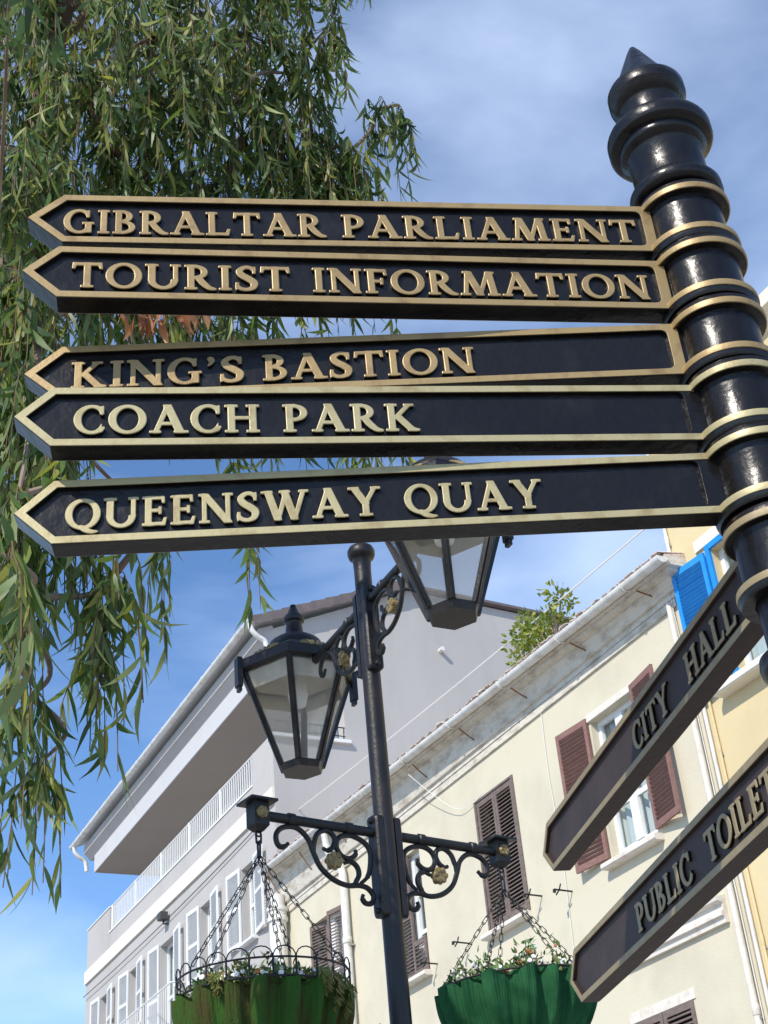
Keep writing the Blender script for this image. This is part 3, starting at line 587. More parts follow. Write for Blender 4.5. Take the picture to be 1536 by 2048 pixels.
# band course and top floor
m = MB(); m.box(FX - 0.05, FX + 0.01, GY0 + 0.002, GY1 + 0.04, 10.98, 11.30); m.build('band_course', 'band_paint', gh, smooth=False)
m = MB(); m.box(11.2, 18, GY0 + 0.01, 35.5, 11.705, 13.75); m.build('top_floor_wall', 'white_paint', gh, smooth=False)
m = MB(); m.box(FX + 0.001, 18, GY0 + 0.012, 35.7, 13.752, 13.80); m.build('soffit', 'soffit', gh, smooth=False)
m = MB(); m.box(FX - 0.03, FX + 0.0, GY0 + 0.004, 35.7, 13.74, 14.20); m.box(FX - 0.03, 18, 35.702, 35.74, 13.74, 14.20); m.build('slab_edge', 'slab_paint', gh, smooth=False)
m = MB(); m.sweep([(9.48, 14.202), (9.34, 14.36), (9.30, 14.38), (9.30, 14.60), (9.6, 14.72), (9.8, 14.3)], [(lambda a, b, y=y: (a, y, b)) for y in (GY0 + 0.006, 36.2)]); m.build('eaves', 'grey_wall', gh, smooth=False)
m = MB(); m.add([(9.16, GY0 - 0.1, 14.70), (12.75, GY0 - 0.1, 16.14), (12.75, 36.5, 16.14), (9.16, 36.5, 14.70)], [(0, 3, 2, 1)]); m.add([(12.75, GY0 - 0.1, 16.14), (20.7, GY0 - 0.1, 15.72), (20.7, 36.5, 15.72), (12.75, 36.5, 16.14)], [(0, 3, 2, 1)])
rfg = m.build('roof', 'roof_tile', gh, smooth=False)
m = MB(); m.add([(9.16, GY0 - 0.1, 14.66), (12.75, GY0 - 0.1, 16.10), (12.75, 36.5, 16.10), (9.16, 36.5, 14.66)], [(0, 1, 2, 3)]); m.build('eaves_board', 'slab_paint', gh, smooth=False)
m = MB(); m.sweep([(-0.14, 0.0), (-0.14, 0.06), (0.02, 0.06), (0.02, 0.0)], [lambda a, b: (12.75, GY0 + a, 16.06 + b), lambda a, b: (20.7, GY0 + a, 15.64 + b)]); m.build('parapet_capping', 'roof_tile', rfg, smooth=False)
# verge tiles on the rake
vm = MB(); vm.box(0, 0.40, -0.17, 0.12, 0.02, 0.075); vm.box(0.0, 0.40, -0.20, -0.172, -0.12, 0.07)
vme = mesh_from('verge_tile', vm.v, vm.f, ['roof_tile'], smooth=False); off = woff(rfg); sl = math.atan2(1.44, 3.59)
for k in range(11):
    d = 0.352 * k; o = link('verge_tile', vme, rfg, (9.12 + d * math.cos(sl) - off.x, GY0 - off.y, 14.69 + d * math.sin(sl) + 0.012 - off.z)); o.rotation_euler = (0, -sl + 0.07, 0)
# gutter with joints
g = half_gutter([(9.10, y, 14.72) for y in (22.95, 36.6)], 0.085).build('gutter', 'white_pipe', gh)
for y in np.arange(23.0, 36.7, 0.68):
    MB().sweep([(0.092 * math.cos(a), 0.092 * math.sin(a)) for a in [math.pi + math.pi * i / 8 for i in range(9)]], [(lambda a, b, yy=yy: (9.10 + a, yy, 14.725 + b)) for yy in (y, y + 0.06)]).build('gutter_joint', 'white_pipe', g)
for y in (23.02, 36.45):
    MB().tube(smooth_path([(9.10, y, 14.70), (9.12, y, 14.52), (9.24, y, 14.38), (9.40, y, 14.28), (9.46, y, 14.0)], 4), 0.055, 10).build('downpipe_offset', 'white_pipe', g)
# balcony railing
rl = MB().tube([(FX + 0.06, 24.16, 12.40), (FX + 0.06, 36.2, 12.40)], 0.024, 6).build('balcony_railing', 'white_paint', gh)
MB().tube([(FX + 0.06, 24.2, 11.80), (FX + 0.06, 34.22, 11.80)], 0.016, 6).build('bottom_rail', 'white_paint', rl)
bme = mesh_from('baluster', *(lambda q: (q.v, q.f))(MB().box(-0.011, 0.011, -0.011, 0.011, 0, 0.6)), ['white_paint'], smooth=False); off = woff(rl)
for y in np.arange(24.27, 34.2, 0.125): link('baluster', bme, rl, (FX + 0.06 - off.x, y - off.y, 11.80 - off.z))
pme = mesh_from('baluster_post', *(lambda q: (q.v, q.f))(MB().box(-0.025, 0.025, -0.025, 0.025, 0, 0.72)), ['white_paint'], smooth=False)
for y in (24.22, 26.2, 28.2, 30.2, 32.2, 34.18): link('baluster_post', pme, rl, (FX + 0.06 - off.x, y - off.y, 11.70 - off.z))
MB().box(FX - 0.02, FX + 0.20, 24.2, 34.24, 11.722, 11.76).build('parapet_coping', 'white_paint', gh, smooth=False)
MB().box(FX - 0.02, FX + 0.18, 34.2, GY1 + 0.02, 12.362, 12.39).build('parapet_coping', 'white_paint', gh, smooth=False)
for a, b, c, d in gops:
    window(gh, a, b, c, d, 2 if b - a > 0.9 else 2, 2, 0.16, drape=True, fw_=0.05)
    shutter(gh, b + 0.02, c, d + 0.05, 0.60, 95, 'white_paint', joined=True, xo=-0.03); shutter(gh, a - 0.02, c, d + 0.05, 0.62, -97, 'white_paint', joined=True, xo=-0.03)
    if c > 8.5: sill(gh, a - 0.08, b + 0.08, c - 0.01, 0.12, 0.07, 'white_paint')
# juliet rail
m = MB(); m.tube([(FX - 0.3, 28.4, 9.05), (FX - 0.3, 33.0, 9.05)], 0.02, 6); m.tube([(FX - 0.3, 28.4, 8.05), (FX - 0.3, 33.0, 8.05)], 0.02, 6)
for y in np.arange(28.5, 33.0, 0.14): m.tube([(FX - 0.3, y, 8.05), (FX - 0.3, y, 9.05)], 0.009, 4)
for y in (28.4, 33.0): m.tube([(FX - 0.3, y, 9.05), (FX + 0.02, y, 9.05)], 0.02, 6)
m.box(FX - 0.36, FX + 0.05, 28.3, 33.1, 7.85, 8.0)
m.build('lower_balcony', 'white_paint', gh)
m = MB(); m.box(FX - 0.22, FX - 0.05, 29.38, 29.62, 10.66, 10.82); m.tube([(FX - 0.12, 29.5, 10.68), (FX - 0.12, 29.5, 10.58), (FX + 0.02, 29.5, 10.58)], 0.02, 6); m.build('floodlight', 'cable_dark', gh, smooth=False)

# ------------------------------------------------------------------ yellow house
yh = empty('yellow_house', (FX, 10.9, 0)); tag(yh, 'yellow rendered house with bright blue louvred shutters', 'house')
m = MB(); wall_open(m, 3.0, 10.92, 0, 11.25, [(9.25, 10.22, 7.60, 9.12)], 0.2)
m.add([(FX, 10.92, 0), (FX + 8, 10.92, 0), (FX + 8, 10.92, 11.25), (FX, 10.92, 11.25)], [(0, 1, 2, 3)])
m.add([(FX, 3, 0), (FX + 8, 3, 0), (FX + 8, 3, 11.25), (FX, 3, 11.25)], [(0, 3, 2, 1)])
m.add([(FX, 3, 11.2), (FX + 8, 3, 11.2), (FX + 8, 10.92, 11.2), (FX, 10.92, 11.2)], [(0, 1, 2, 3)])
m.build('wall', 'yellow_wall', yh, smooth=False)
m = MB(); m.sweep([(0, 10.92), (0.06, 10.94), (0.08, 11.02), (0.20, 11.06), (0.22, 11.20), (0, 11.26)], [(lambda e, z, y=y: (FX - e, y, z)) for y in (3.0, 10.93)]); m.build('cornice', 'band_paint', yh, ang=25)
window(yh, 9.25, 10.22, 7.60, 9.12, 2, 2, 0.10)
MB().box(FX - 0.035, FX + 0.09, 10.222, 10.29, 7.56, 9.19).box(FX - 0.035, FX + 0.09, 9.18, 9.248, 7.56, 9.19).box(FX - 0.035, FX + 0.09, 9.25, 10.22, 9.122, 9.19).box(FX - 0.03, FX + 0.09, 9.25, 10.22, 7.565, 7.60).build('window_surround', 'shutter_blue', yh, smooth=False)
MB().box(FX - 0.03, FX + 0.02, 9.05, 10.45, 9.195, 9.33).build('lintel', 'band_paint', yh, smooth=False)
shutter(yh, 10.30, 7.60, 9.12, 0.52, 97, 'shutter_blue', pitch=0.046, xo=-0.045, mid=None); shutter(yh, 9.17, 7.60, 9.12, 0.52, -97, 'shutter_blue', pitch=0.046, xo=-0.045, mid=None)
sill(yh, 9.1, 10.52, 7.55, 0.18, 0.09, 'band_paint')
downpipe(yh, 10.86, 0.022, 0.12, 11.0, name='conduit', e=0.03, joints=(9.6, 8.2, 6.4, 4.0))
downpipe(yh, 10.76, 0.016, 0.12, 8.3, name='conduit', e=0.025, joints=(7.0, 5.0), mt='yellow_wall')

# ------------------------------------------------------------------ cables across the street front
def cable(name, a, b, sag, r, mt, label):
    a, b = Vector(a), Vector(b); pts = [a.lerp(b, t) - Vector((0, 0, sag * 4 * t * (1 - t))) for t in np.linspace(0, 1, 24)]
    o = MB().tube(pts, r, 6).build(name, mt); return tag(o, label, 'cable')
cable('overhead_cable', (9.52, 11.34 - 0.44, 10.0), (9.97, 23.11, 10.89), 0.06, 0.011, 'cable_white', 'thin white cable strung from the yellow house across the cream roof')
cable('facade_cable', (9.46, 23.3, 10.84), (9.42, 36.25, 10.66), 0.10, 0.010, 'cable_dark', 'thin dark cable running along the grey house front')

# ================================================================== FINGERPOST
PX, PY = 1.424, 1.404
def lean(z): k = -0.022 * (z - 3.4); return (PX + 0.70 * k, PY - 0.71 * k)
_b = lean(0)
fp = empty('fingerpost', (_b[0], _b[1], 0)); tag(fp, 'black and gold cast iron fingerpost with pointed finial and seven arrow arms', 'signpost')
cprofile = [(0.17, 0.0), (0.17, 0.05), (0.14, 0.10), (0.11, 0.22), (0.085, 0.30), (0.085, 0.9), (0.10, 0.92), (0.10, 0.97), (0.064, 1.0), (0.060, 1.2), (0.058, 2.20), (0.062, 2.215)]
MB().lathe(cprofile + [(0.060, 2.22), (0.060, 2.43), (0.068, 2.434), (0.078, 2.444), (0.080, 2.456), (0.078, 2.468), (0.066, 2.474), (0.060, 2.48), (0.060, 3.40)], n=56, lean=lean).build('column', 'black_paint', fp)
MB().lathe([(0.060, 3.385), (0.078, 3.388), (0.085, 3.396), (0.085, 3.412), (0.080, 3.420), (0.070, 3.426), (0.0685, 3.432), (0.0685, 3.505), (0.072, 3.51), (0.080, 3.515), (0.082, 3.522), (0.082, 3.532), (0.094, 3.536), (0.098, 3.541), (0.0985, 3.563), (0.096, 3.569), (0.082, 3.578), (0.068, 3.585), (0.0575, 3.592), (0.0555, 3.602), (0.0555, 3.640), (0.059, 3.646), (0.066, 3.650), (0.068, 3.658), (0.0735, 3.664), (0.0745, 3.668), (0.0745, 3.688), (0.072, 3.693), (0.062, 3.698), (0.060, 3.704), (0.047, 3.728), (0.031, 3.766), (0.014, 3.806), (0.006, 3.822), (0.0, 3.826)], n=56, lean=lean, caps=False).build('finial', 'black_paint', fp, ang=50)
for dx, z in ((0.0, 2.50), (0.004, 2.535)):
    c = lean(z); a = math.atan2(-c[1], -c[0]) + 0.15
    v = Vector((math.cos(a), math.sin(a), 0)); m = MB(); p = Vector((c[0], c[1], z)); m.tube([p + v * 0.055, p + v * 0.063, p + v * 0.066], [0.0075, 0.0075, 0.005], 12); m.build('set_screw', 'steel', fp)

def rounded(pts, rad, n=5):
    out = []
    for i, p in enumerate(pts):
        r = rad[i]
        if r <= 0: out.append(p); continue
        p = Vector(p); a = (Vector(pts[i - 1]) - p).normalized(); b = (Vector(pts[(i + 1) % len(pts)]) - p).normalized()
        for k in range(n + 1):
            t = k / n; q = (p + a * r) * (1 - t) ** 2 + p * 2 * t * (1 - t) + (p + b * r) * t * t; out.append((q.x, q.y))
    return out
def inset_tip(x0, sh, tip, h, w):
    """arrow outline (tip at -tip), inset by w"""
    L = tip - sh; s = math.hypot(L, h); k = w * (s / h)     # shift of the slanted edges along x
    hh = h - w; xs = sh + L * (1 - hh / h) - k
    return [(-x0 - w, -hh), (-x0 - w, hh), (-xs, hh), (-(tip - k), 0), (-xs, -hh)]
ARMS = [
    # words (text, s start, s end), heading, z centre, half height, shoulder, tip, border, closed border, baseline offset, paint
    ([("GIBRALTAR", 1.098, 0.657), ("PARLIAMENT", 0.627, 0.100)], -71.1, 3.3105, 0.0535, 1.099, 1.157, 'gold_a', True),
    ([("TOURIST", 1.079, 0.725), ("INFORMATION", 0.686, 0.103)], -71.9, 3.1780, 0.0540, 1.102, 1.158, 'gold_a', True),
    ([("KING'S", 1.083, 0.805), ("BASTION", 0.772, 0.421)], -67.1, 3.0415, 0.0535, 1.100, 1.159, 'gold_a', True),
    ([("COACH", 1.068, 0.784), ("PARK", 0.746, 0.532)], -70.5, 2.9055, 0.0550, 1.102, 1.158, 'gold_b', False),
    ([("QUEENSWAY", 1.082, 0.599), ("QUAY", 0.562, 0.345)], -67.3, 2.7705, 0.0565, 1.101, 1.159, 'gold_b', False),
    ([("CITY", 0.664, 0.459), ("HALL", 0.360, 0.130)], 16.3, 2.6260, 0.0560, 1.290, 1.352, 'gold_c', False),
    ([("PUBLIC", 0.854, 0.531), ("TOILETS", 0.448, 0.090)], 17.2, 2.3340, 0.0570, 1.290, 1.354, 'gold_c', False)]
for words, hd, zc, h, sh, tip, gold, closed in ARMS:
    cx, cy = lean(zc); d = (math.sin(R(hd)), math.cos(R(hd))); ang = math.atan2(-d[1], -d[0])
    W = 0.0116; TH = 0.0195; x0 = 0.074
    outer = [(-0.045, -h), (-0.045, h), (-sh, h), (-tip, 0), (-sh, -h)]
    inner = inset_tip(x0, sh, tip, h, W)
    if not closed: inner = [(-0.086, inner[0][1]), (-0.086, inner[1][1])] + inner[2:]
    innr = rounded(inner, [0.014, 0.014, 0, 0, 0])
    body = curve_mesh('arm_plate', [outer], TH - 0.0075, 0.0, ['black_paint' if hd < 0 else 'black_brownish'])
    rim = curve_mesh('arm_rim', [outer, innr], TH - 0.001, 0.001, ['black_paint' if hd < 0 else 'black_brownish'])
    bm = bmesh.new(); bm.from_mesh(body); bm.from_mesh(rim); bm.to_mesh(body); bm.free()
    arm = link('arm', body, fp, (PX - fp.location.x, PY - fp.location.y, zc), ang)
    lx, ly = (cx - PX) * math.cos(ang) + (cy - PY) * math.sin(ang), -(cx - PX) * math.sin(ang) + (cy - PY) * math.cos(ang)
    arm['label'] = 'arrow arm reading ' + ' '.join(w[0] for w in words)
    # gold border on both faces
    o2 = [(-0.068, -h + .0006), (-0.068, h - .0006), (-sh, h - .0006), (-tip + .0006, 0), (-sh, -h + .0006)]
    if closed:
        loops = [o2, innr]
        bd = curve_mesh('border', loops, 0.0006, 0.0006, [gold])
        for s in (-1, 1): link('border', bd, arm, (0, s * (TH + 0.0004), 0))
    else:
        lp = [(-0.068, h - .0006), (-sh, h - .0006), (-tip + .0006, 0), (-sh, -h + .0006), (-0.068, -h + .0006), (-0.068, -h + W), inner[4], inner[3], inner[2], (-0.068, h - W)]
        bd = curve_mesh('border', [lp], 0.0006, 0.0006, [gold])
        for s in (-1, 1): link('border', bd, arm, (0, s * (TH + 0.0004), 0))
    # collar around the column and its two gold rings
    MB().lathe([(0.060, -h - 0.012), (0.080, -h - 0.012), (0.083, -h - 0.006), (0.083, -h + 0.011), (0.0705, -h + 0.014), (0.0695, -h + 0.02), (0.0695, h - 0.02), (0.0705, h - 0.014), (0.083, h - 0.011), (0.083, h + 0.006), (0.080, h + 0.012), (0.060, h + 0.012)], c=(lx, ly), n=56, caps=False).build('collar', 'black_paint', arm, local=True)
    for s in (-1, 1):
        zz = s * (h - 0.0055)
        MB().lathe([(0.0825, zz - 0.0062), (0.0848, zz - 0.0058), (0.0856, zz), (0.0848, zz + 0.0058), (0.0825, zz + 0.0062)], c=(lx, ly), n=56, caps=False).build('collar_ring', gold, arm, local=True)
    # raised letters
    cap = 0.0515; base = -0.0305
    for wtxt, s0, s1 in words:
        sp = 0.115; nat = sum(GL[c][1] for c in wtxt) + sp * (len(wtxt) - 1); L = s0 - s1; sx = L / (nat * CAP); x = -s0
        for c in wtxt:
            link('letter', letter_mesh(c, gold), arm, (x, -(TH - 0.0075) - 0.0025, base), 0, (sx, 1.25, cap / CAP)); x += (GL[c][1] + sp) * CAP * sx

# ================================================================== LAMP POST
LX, LY = 2.626, 5.172
lp = empty('lamp_post', (LX, LY, 0)); tag(lp, 'dark cast iron lamp post with two hexagonal lanterns and scrolled basket brackets', 'lamp post')
MB().lathe([(0.16, 0), (0.16, 0.08), (0.12, 0.14), (0.10, 0.9), (0.12, 0.93), (0.12, 0.99), (0.06, 1.05), (0.047, 1.4), (0.044, 3.3), (0.041, 4.90), (0.044, 4.955), (0.050, 4.962), (0.060, 4.968), (0.066, 4.985), (0.066, 5.005), (0.058, 5.022), (0.044, 5.032), (0.020, 5.040), (0.0, 5.042)], (LX, LY), 32, caps=False).build('column', 'black_worn', lp, ang=50)
SC_MAIN = [(0.491, -0.102), (0.509, -0.117), (0.532, -0.12), (0.547, -0.101), (0.546, -0.069), (0.521, -0.042), (0.476, -0.029), (0.434, -0.037), (0.394, -0.073), (0.371, -0.128), (0.339, -0.185), (0.281, -0.227), (0.215, -0.244), (0.156, -0.238), (0.113, -0.245), (0.086, -0.275), (0.098, -0.305), (0.128, -0.309), (0.143, -0.292), (0.138, -0.275)]
SC_BIG = [(0.145, -0.228), (0.108, -0.195), (0.091, -0.148), (0.086, -0.092), (0.105, -0.057), (0.148, -0.035), (0.197, -0.029), (0.238, -0.044), (0.257, -0.076), (0.247, -0.108), (0.22, -0.128), (0.185, -0.126), (0.161, -0.106), (0.163, -0.088)]
SC_SMALL = [(0.369, -0.136), (0.364, -0.082), (0.346, -0.042), (0.309, -0.023), (0.276, -0.033), (0.263, -0.06), (0.275, -0.091), (0.3, -0.107), (0.324, -0.101)]
SC_MID = [(0.222, -0.151), (0.187, -0.142), (0.159, -0.16), (0.152, -0.192), (0.169, -0.223), (0.185, -0.239)]
def bracket(z, dirx, diry, reach, box):
    """local frame: s outward along (dirx,diry)"""
    D = Vector((dirx, diry, 0)).normalized(); N = Vector((-D.y, D.x, 0)); O = Vector((LX, LY, z))
    P = lambda s, dz, n=0.0: O + D * s + Vector((0, 0, dz)) + N * n
    m = MB(); m.tube([P(0.03, 0), P(reach, 0)], 0.021, 14)
    for s in (0.19, 0.475): m.tube([P(s - 0.018, 0), P(s - 0.014, 0), P(s + 0.014, 0), P(s + 0.018, 0)], [0.022, 0.027, 0.027, 0.022], 14)
    b = m.build('bracket', 'iron', lp)
    for name, pts in (('scroll', SC_MAIN), ('scroll', SC_BIG), ('scroll', SC_SMALL), ('scroll', SC_MID)):
        sp = smooth_path([P(s, dz) for s, dz in pts], 5); n = len(sp)
        MB().tube(sp, [0.0115 if 4 < i < n - 5 else 0.0085 for i in range(n)], 8).build(name, 'iron', b)
    for sgn in (-1, 1):
        r = MB(); r.tube([P(0.272, -0.148, 0), P(0.272, -0.148, sgn * 0.014), P(0.272, -0.148, sgn * 0.018)], [0.036, 0.034, 0.010], 10)
        for k in range(6):
            a = k * math.pi / 3; q = P(0.272 + 0.024 * math.cos(a), -0.148 + 0.024 * math.sin(a), sgn * 0.013); r.tube([q, q + N * sgn * 0.006, q + N * sgn * 0.009], [0.014, 0.012, 0.004], 8)
        r.build('rosette', 'gilt', b)
    # back plate clasping the column
    pl = MB(); prof = rounded([(-0.037, -0.36), (0.037, -0.36), (0.037, 0.075), (-0.037, 0.075)], [0.02] * 4, 4); n = len(prof)
    v = [P(0.030, b_, a_) for a_, b_ in prof] + [P(0.060, b_, a_) for a_, b_ in prof] + [P(0.068, b_ * 0.98 - 0.002, a_ * 0.8) for a_, b_ in prof]
    f = [tuple(range(n))[::-1], tuple(range(2 * n, 3 * n))] + [(r * n + i, r * n + (i + 1) % n, (r + 1) * n + (i + 1) % n, (r + 1) * n + i) for r in (0, 1) for i in range(n)]
    pl.add(v, f); po = pl.build('back_plate', 'black_worn', b)
    for dz in (0.05, -0.335): MB().tube([P(0.06, dz), P(0.078, dz), P(0.084, dz)], [0.013, 0.013, 0.008], 8).build('bolt', 'iron', po)
    if box:
        rot = Matrix(((D.x, N.x, 0, 0), (D.y, N.y, 0, 0), (0, 0, 1, 0), (0, 0, 0, 1))); T_ = Matrix.Translation(P(reach + 0.03, 0)) @ rot
        m = MB(); m.box(-0.034, 0.034, -0.034, 0.034, -0.05, 0.045, T_); m.add([T_ @ Vector(q) for q in [(-.034, -.034, -.05), (.034, -.034, -.05), (.034, .034, -.05), (-.034, .034, -.05), (-.016, -.016, -.072), (.016, -.016, -.072), (.016, .016, -.072), (-.016, .016, -.072)]], [(0, 3, 2, 1), (4, 5, 6, 7), (0, 1, 5, 4), (1, 2, 6, 5), (2, 3, 7, 6), (3, 0, 4, 7)])
        m.box(-0.062, 0.062, -0.062, 0.062, 0.046, 0.056, T_)
        m.add([T_ @ Vector(q) for q in [(-.06, -.06, .056), (.06, -.06, .056), (.06, .06, .056), (-.06, .06, .056), (0, 0, .075)]], [(0, 1, 4), (1, 2, 4), (2, 3, 4), (3, 0, 4)])
        m.build('end_box', 'iron', b, ang=20)
        for sgn in (-1, 1):
            q = P(reach + 0.03, 0.0, sgn * 0.034); r = MB(); r.tube([q, q + N * sgn * 0.008, q + N * sgn * 0.011], [0.027, 0.025, 0.010], 8)
            for k in range(6):
                a = k * math.pi / 3; w = q + D * 0.017 * math.cos(a) + Vector((0, 0, 0.017 * math.sin(a))) + N * sgn * 0.007; r.tube([w, w + N * sgn * 0.006], [0.010, 0.006], 7)
            r.build('rosette', 'gilt', b)
        m = MB(); q = P(reach + 0.03, -0.072); m.tube([q + D * 0.011 * math.cos(a) + Vector((0, 0, 0.011 * math.sin(a) - 0.008)) for a in np.linspace(0, 2 * math.pi, 15)[:-1]], 0.004, 6, closed=True); m.build('eye', 'iron', b)
        return P(reach + 0.03, -0.088)
BD = (0.985, 0.171)
hookR = bracket(3.60, BD[0], BD[1], 0.60, True); hookL = bracket(3.60, -BD[0], -BD[1], 0.60, True)
bracket(4.715, 0, 1, 0.60, False); bracket(4.715, 0, -1, 0.60, False)
def hexring(c, r, z, n=6): return [(c[0] + r * math.sin(R(30 + 60 * k)), c[1] + r * math.cos(R(30 + 60 * k)), z) for k in range(n)]
def lantern(cy, cx=LX):
    c = (cx, cy); zb, z0, z1, ze = 4.215, 4.25, 4.725, 4.785; rb, r0, r1 = 0.104, 0.113, 0.292
    m = MB()
    def band(ra, za, rb_, zb_): 
        a, b = hexring(c, ra, za), hexring(c, rb_, zb_); m.add(a + b, [(i, (i + 1) % 6, 6 + (i + 1) % 6, 6 + i) for i in range(6)])
    band(rb, zb, r0 + 0.004, z0); m.add(hexring(c, rb, zb), [tuple(range(6))[::-1]]); m.add(hexring(c, r0 - 0.02, z0 - .002), [tuple(range(6))]); band(r0 + 0.004, z0, r0 - 0.02, z0 - .002)
    ln = m.build('lantern', 'black_worn', lp, ang=20); m = MB()
    band(r1 + 0.006, z1, r1 + 0.028, z1 + 0.012); band(r1 + 0.028, z1 + 0.012, r1 + 0.028, ze); band(r1 + 0.006, z1, r1 - 0.035, z1); band(r1 - 0.035, z1, r1 - 0.035, z1 + 0.03)
    m.build('eaves_band', 'black_worn', ln, ang=20)
    A, B = hexring(c, r0, z0 - 0.004), hexring(c, r1, z1 + 0.004)
    for k in range(6):
        a, b = Vector(A[k]), Vector(B[k]); o = Vector((a.x - c[0], a.y - c[1], 0)).normalized(); s = Vector((-o.y, o.x, 0)); g = MB()
        for w, e0, e1 in ((0.016, -0.016, 0.006), (0.006, 0.006, 0.012)):
            v = [q + s * (sg * w) + o * e for q in (a, b) for sg, e in ((-1, e0), (1, e0), (1, e1), (-1, e1))]
            g.add(v, [(0, 3, 2, 1), (4, 5, 6, 7), (0, 1, 5, 4), (1, 2, 6, 5), (2, 3, 7, 6), (3, 0, 4, 7)])
        g.build('glazing_bar', 'black_worn', ln, smooth=False)
        k2 = (k + 1) % 6; a2, b2 = Vector(A[k2]), Vector(B[k2])
        MB().add([a * 0.97 + a2 * 0.03, a2 * 0.97 + a * 0.03, b2 * 0.985 + b * 0.015, b * 0.985 + b2 * 0.015], [(0, 1, 2, 3)]).build('pane', 'lantern_glass', ln, smooth=False)
        if k not in (1, 4): continue
        # corner drop
        p = Vector((c[0], c[1], 0)) + o * (r1 + 0.024); g = MB(); tw = Matrix(((o.x, s.x, 0, p.x), (o.y, s.y, 0, p.y), (0, 0, 1, 0), (0, 0, 0, 1)))
        g.box(-0.012, 0.016, -0.024, 0.024, 4.64, 4.80, tw); g.box(-0.008, 0.010, -0.018, 0.018, 4.615, 4.64, tw); g.build('corner_drop', 'black_worn', ln, smooth=False)
    # roof, neck and finial
    m = MB(); rings = [(r1 + 0.03, ze), (0.255, ze + 0.035), (0.195, ze + 0.075), (0.14, ze + 0.105)]
    for (ra, za), (rb_, zb_) in zip(rings[:-1], rings[1:]): band(ra, za, rb_, zb_)
    m.lathe([(0.155, ze + 0.075), (0.150, ze + 0.11), (0.135, ze + 0.140), (0.10, ze + 0.165), (0.062, ze + 0.182), (0.048, ze + 0.205), (0.042, ze + 0.25), (0.044, ze + 0.262), (0.054, ze + 0.270), (0.057, ze + 0.285), (0.050, ze + 0.300), (0.034, ze + 0.318), (0.022, ze + 0.345), (0.016, ze + 0.36), (0.017, ze + 0.368), (0.0, ze + 0.378)], c, 24, caps=False)
    m.build('lantern_roof', 'black_worn', ln, ang=35)
    m = MB(); a = hexring(c, r1 - 0.03, z1 + 0.006); b = hexring(c, 0.16, z1 + 0.075); m.add(a + b, [(i, 6 + i, 6 + (i + 1) % 6, (i + 1) % 6) for i in range(6)]); m.add(b, [tuple(range(6))])
    rs = r0 + (r1 - r0) * ((z1 - 0.085 - z0) / (z1 - z0)) - 0.012; a = hexring(c, r1 - 0.012, z1 - 0.004); b = hexring(c, rs, z1 - 0.085); m.add(a + b, [(i, 6 + i, 6 + (i + 1) % 6, (i + 1) % 6) for i in range(6)])
    m.build('reflector', 'reflector', ln, smooth=False)
    m = MB(); m.lathe([(0.035, z1 + 0.07), (0.035, z1 - 0.01), (0.048, z1 - 0.05), (0.052, z1 - 0.10), (0.04, z1 - 0.15), (0.0, z1 - 0.165)], c, 16, caps=False); m.build('bulb', 'petal', ln)
    # gilt shell over each face
    for k in range(6):
        th = R(60 * k); o = Vector((math.sin(th), math.cos(th), 0)); s = Vector((-o.y, o.x, 0)); g = MB(); base = Vector((c[0], c[1], 0)) + o * 0.262
        for j in range(7):
            a = R(-66 + 22 * j); q = base + Vector((0, 0, ze + 0.004)); e = q + s * (0.085 * math.sin(a)) + Vector((0, 0, 0.055 * math.cos(a))) - o * (0.05 * math.cos(a)); g.tube([q + (e - q) * 0.25, q + (e - q) * 0.7, e], [0.004, 0.010, 0.007], 6)
        g.build('shell_crest', 'gilt', ln)
    return ln
lantern(LY + 0.848); lantern(LY - 0.828, LX - 0.025)

# ================================================================== HANGING BASKETS
def link_pts(c, axis, side, L, w):
    pts = []
    for k in range(12):
        a = 2 * math.pi * k / 12; pts.append(c + side * (w * math.cos(a)) + axis * ((L / 2 - w) * (1 if math.sin(a) >= 0 else -1) + w * math.sin(a)))
    return pts
def chain(a, b, L=0.044, w=0.0080, r=0.0019, sag=0.0):
    m = MB(); a, b = Vector(a), Vector(b); n = max(2, round((b - a).length / (L * 0.78))); ax = (b - a).normalized()
    s1 = ax.orthogonal().normalized(); s2 = ax.cross(s1); LL = (b - a).length / n / 0.78
    for k in range(n):
        p = a.lerp(b, (k + 0.5) / n); p.z -= sag * 4 * ((k + .5) / n) * (1 - (k + .5) / n); m.tube(link_pts(p, ax, s1 if k % 2 else s2, LL, w), r, 5, closed=True)
    return m
def leaf_arrays(B, D, L, W, bend, rg, rows=(0, .1, .25, .45, .7, 1), prof=(.1, .55, .95, 1, .6, 0.02)):
    B = np.asarray(B, float); D = np.asarray(D, float); D = D / np.linalg.norm(D, axis=1)[:, None]; n = len(B)
    q = rg.normal(size=(n, 3)); S_ = np.cross(D, q); S_ /= np.linalg.norm(S_, axis=1)[:, None]; N_ = np.cross(D, S_)
    L = np.asarray(L)[:, None]; W = np.asarray(W)[:, None]; bd = (rg.uniform(-1, 1, n) * bend)[:, None]; cu = (rg.uniform(-.25, .25, n))[:, None]; tw = rg.uniform(-.7, .7, n)[:, None]
    V = np.empty((n, len(rows), 2, 3))
    for i, (u, p) in enumerate(zip(rows, prof)):
        mid = B + D * L * u * (1 - 0.12 * u) + S_ * bd * L * (u * u) + N_ * cu * L * (u * u)
        sd = S_ * np.cos(tw * u) + N_ * np.sin(tw * u)
        V[:, i, 0] = mid - sd * W * p / 2; V[:, i, 1] = mid + sd * W * p / 2
    m = len(rows); base = (np.arange(n) * m * 2)[:, None, None]
    f = np.array([[2 * i, 2 * i + 1, 2 * i + 3, 2 * i + 2] for i in range(m - 1)])[None] + base
    return V.reshape(-1, 3), f.reshape(-1, 4)
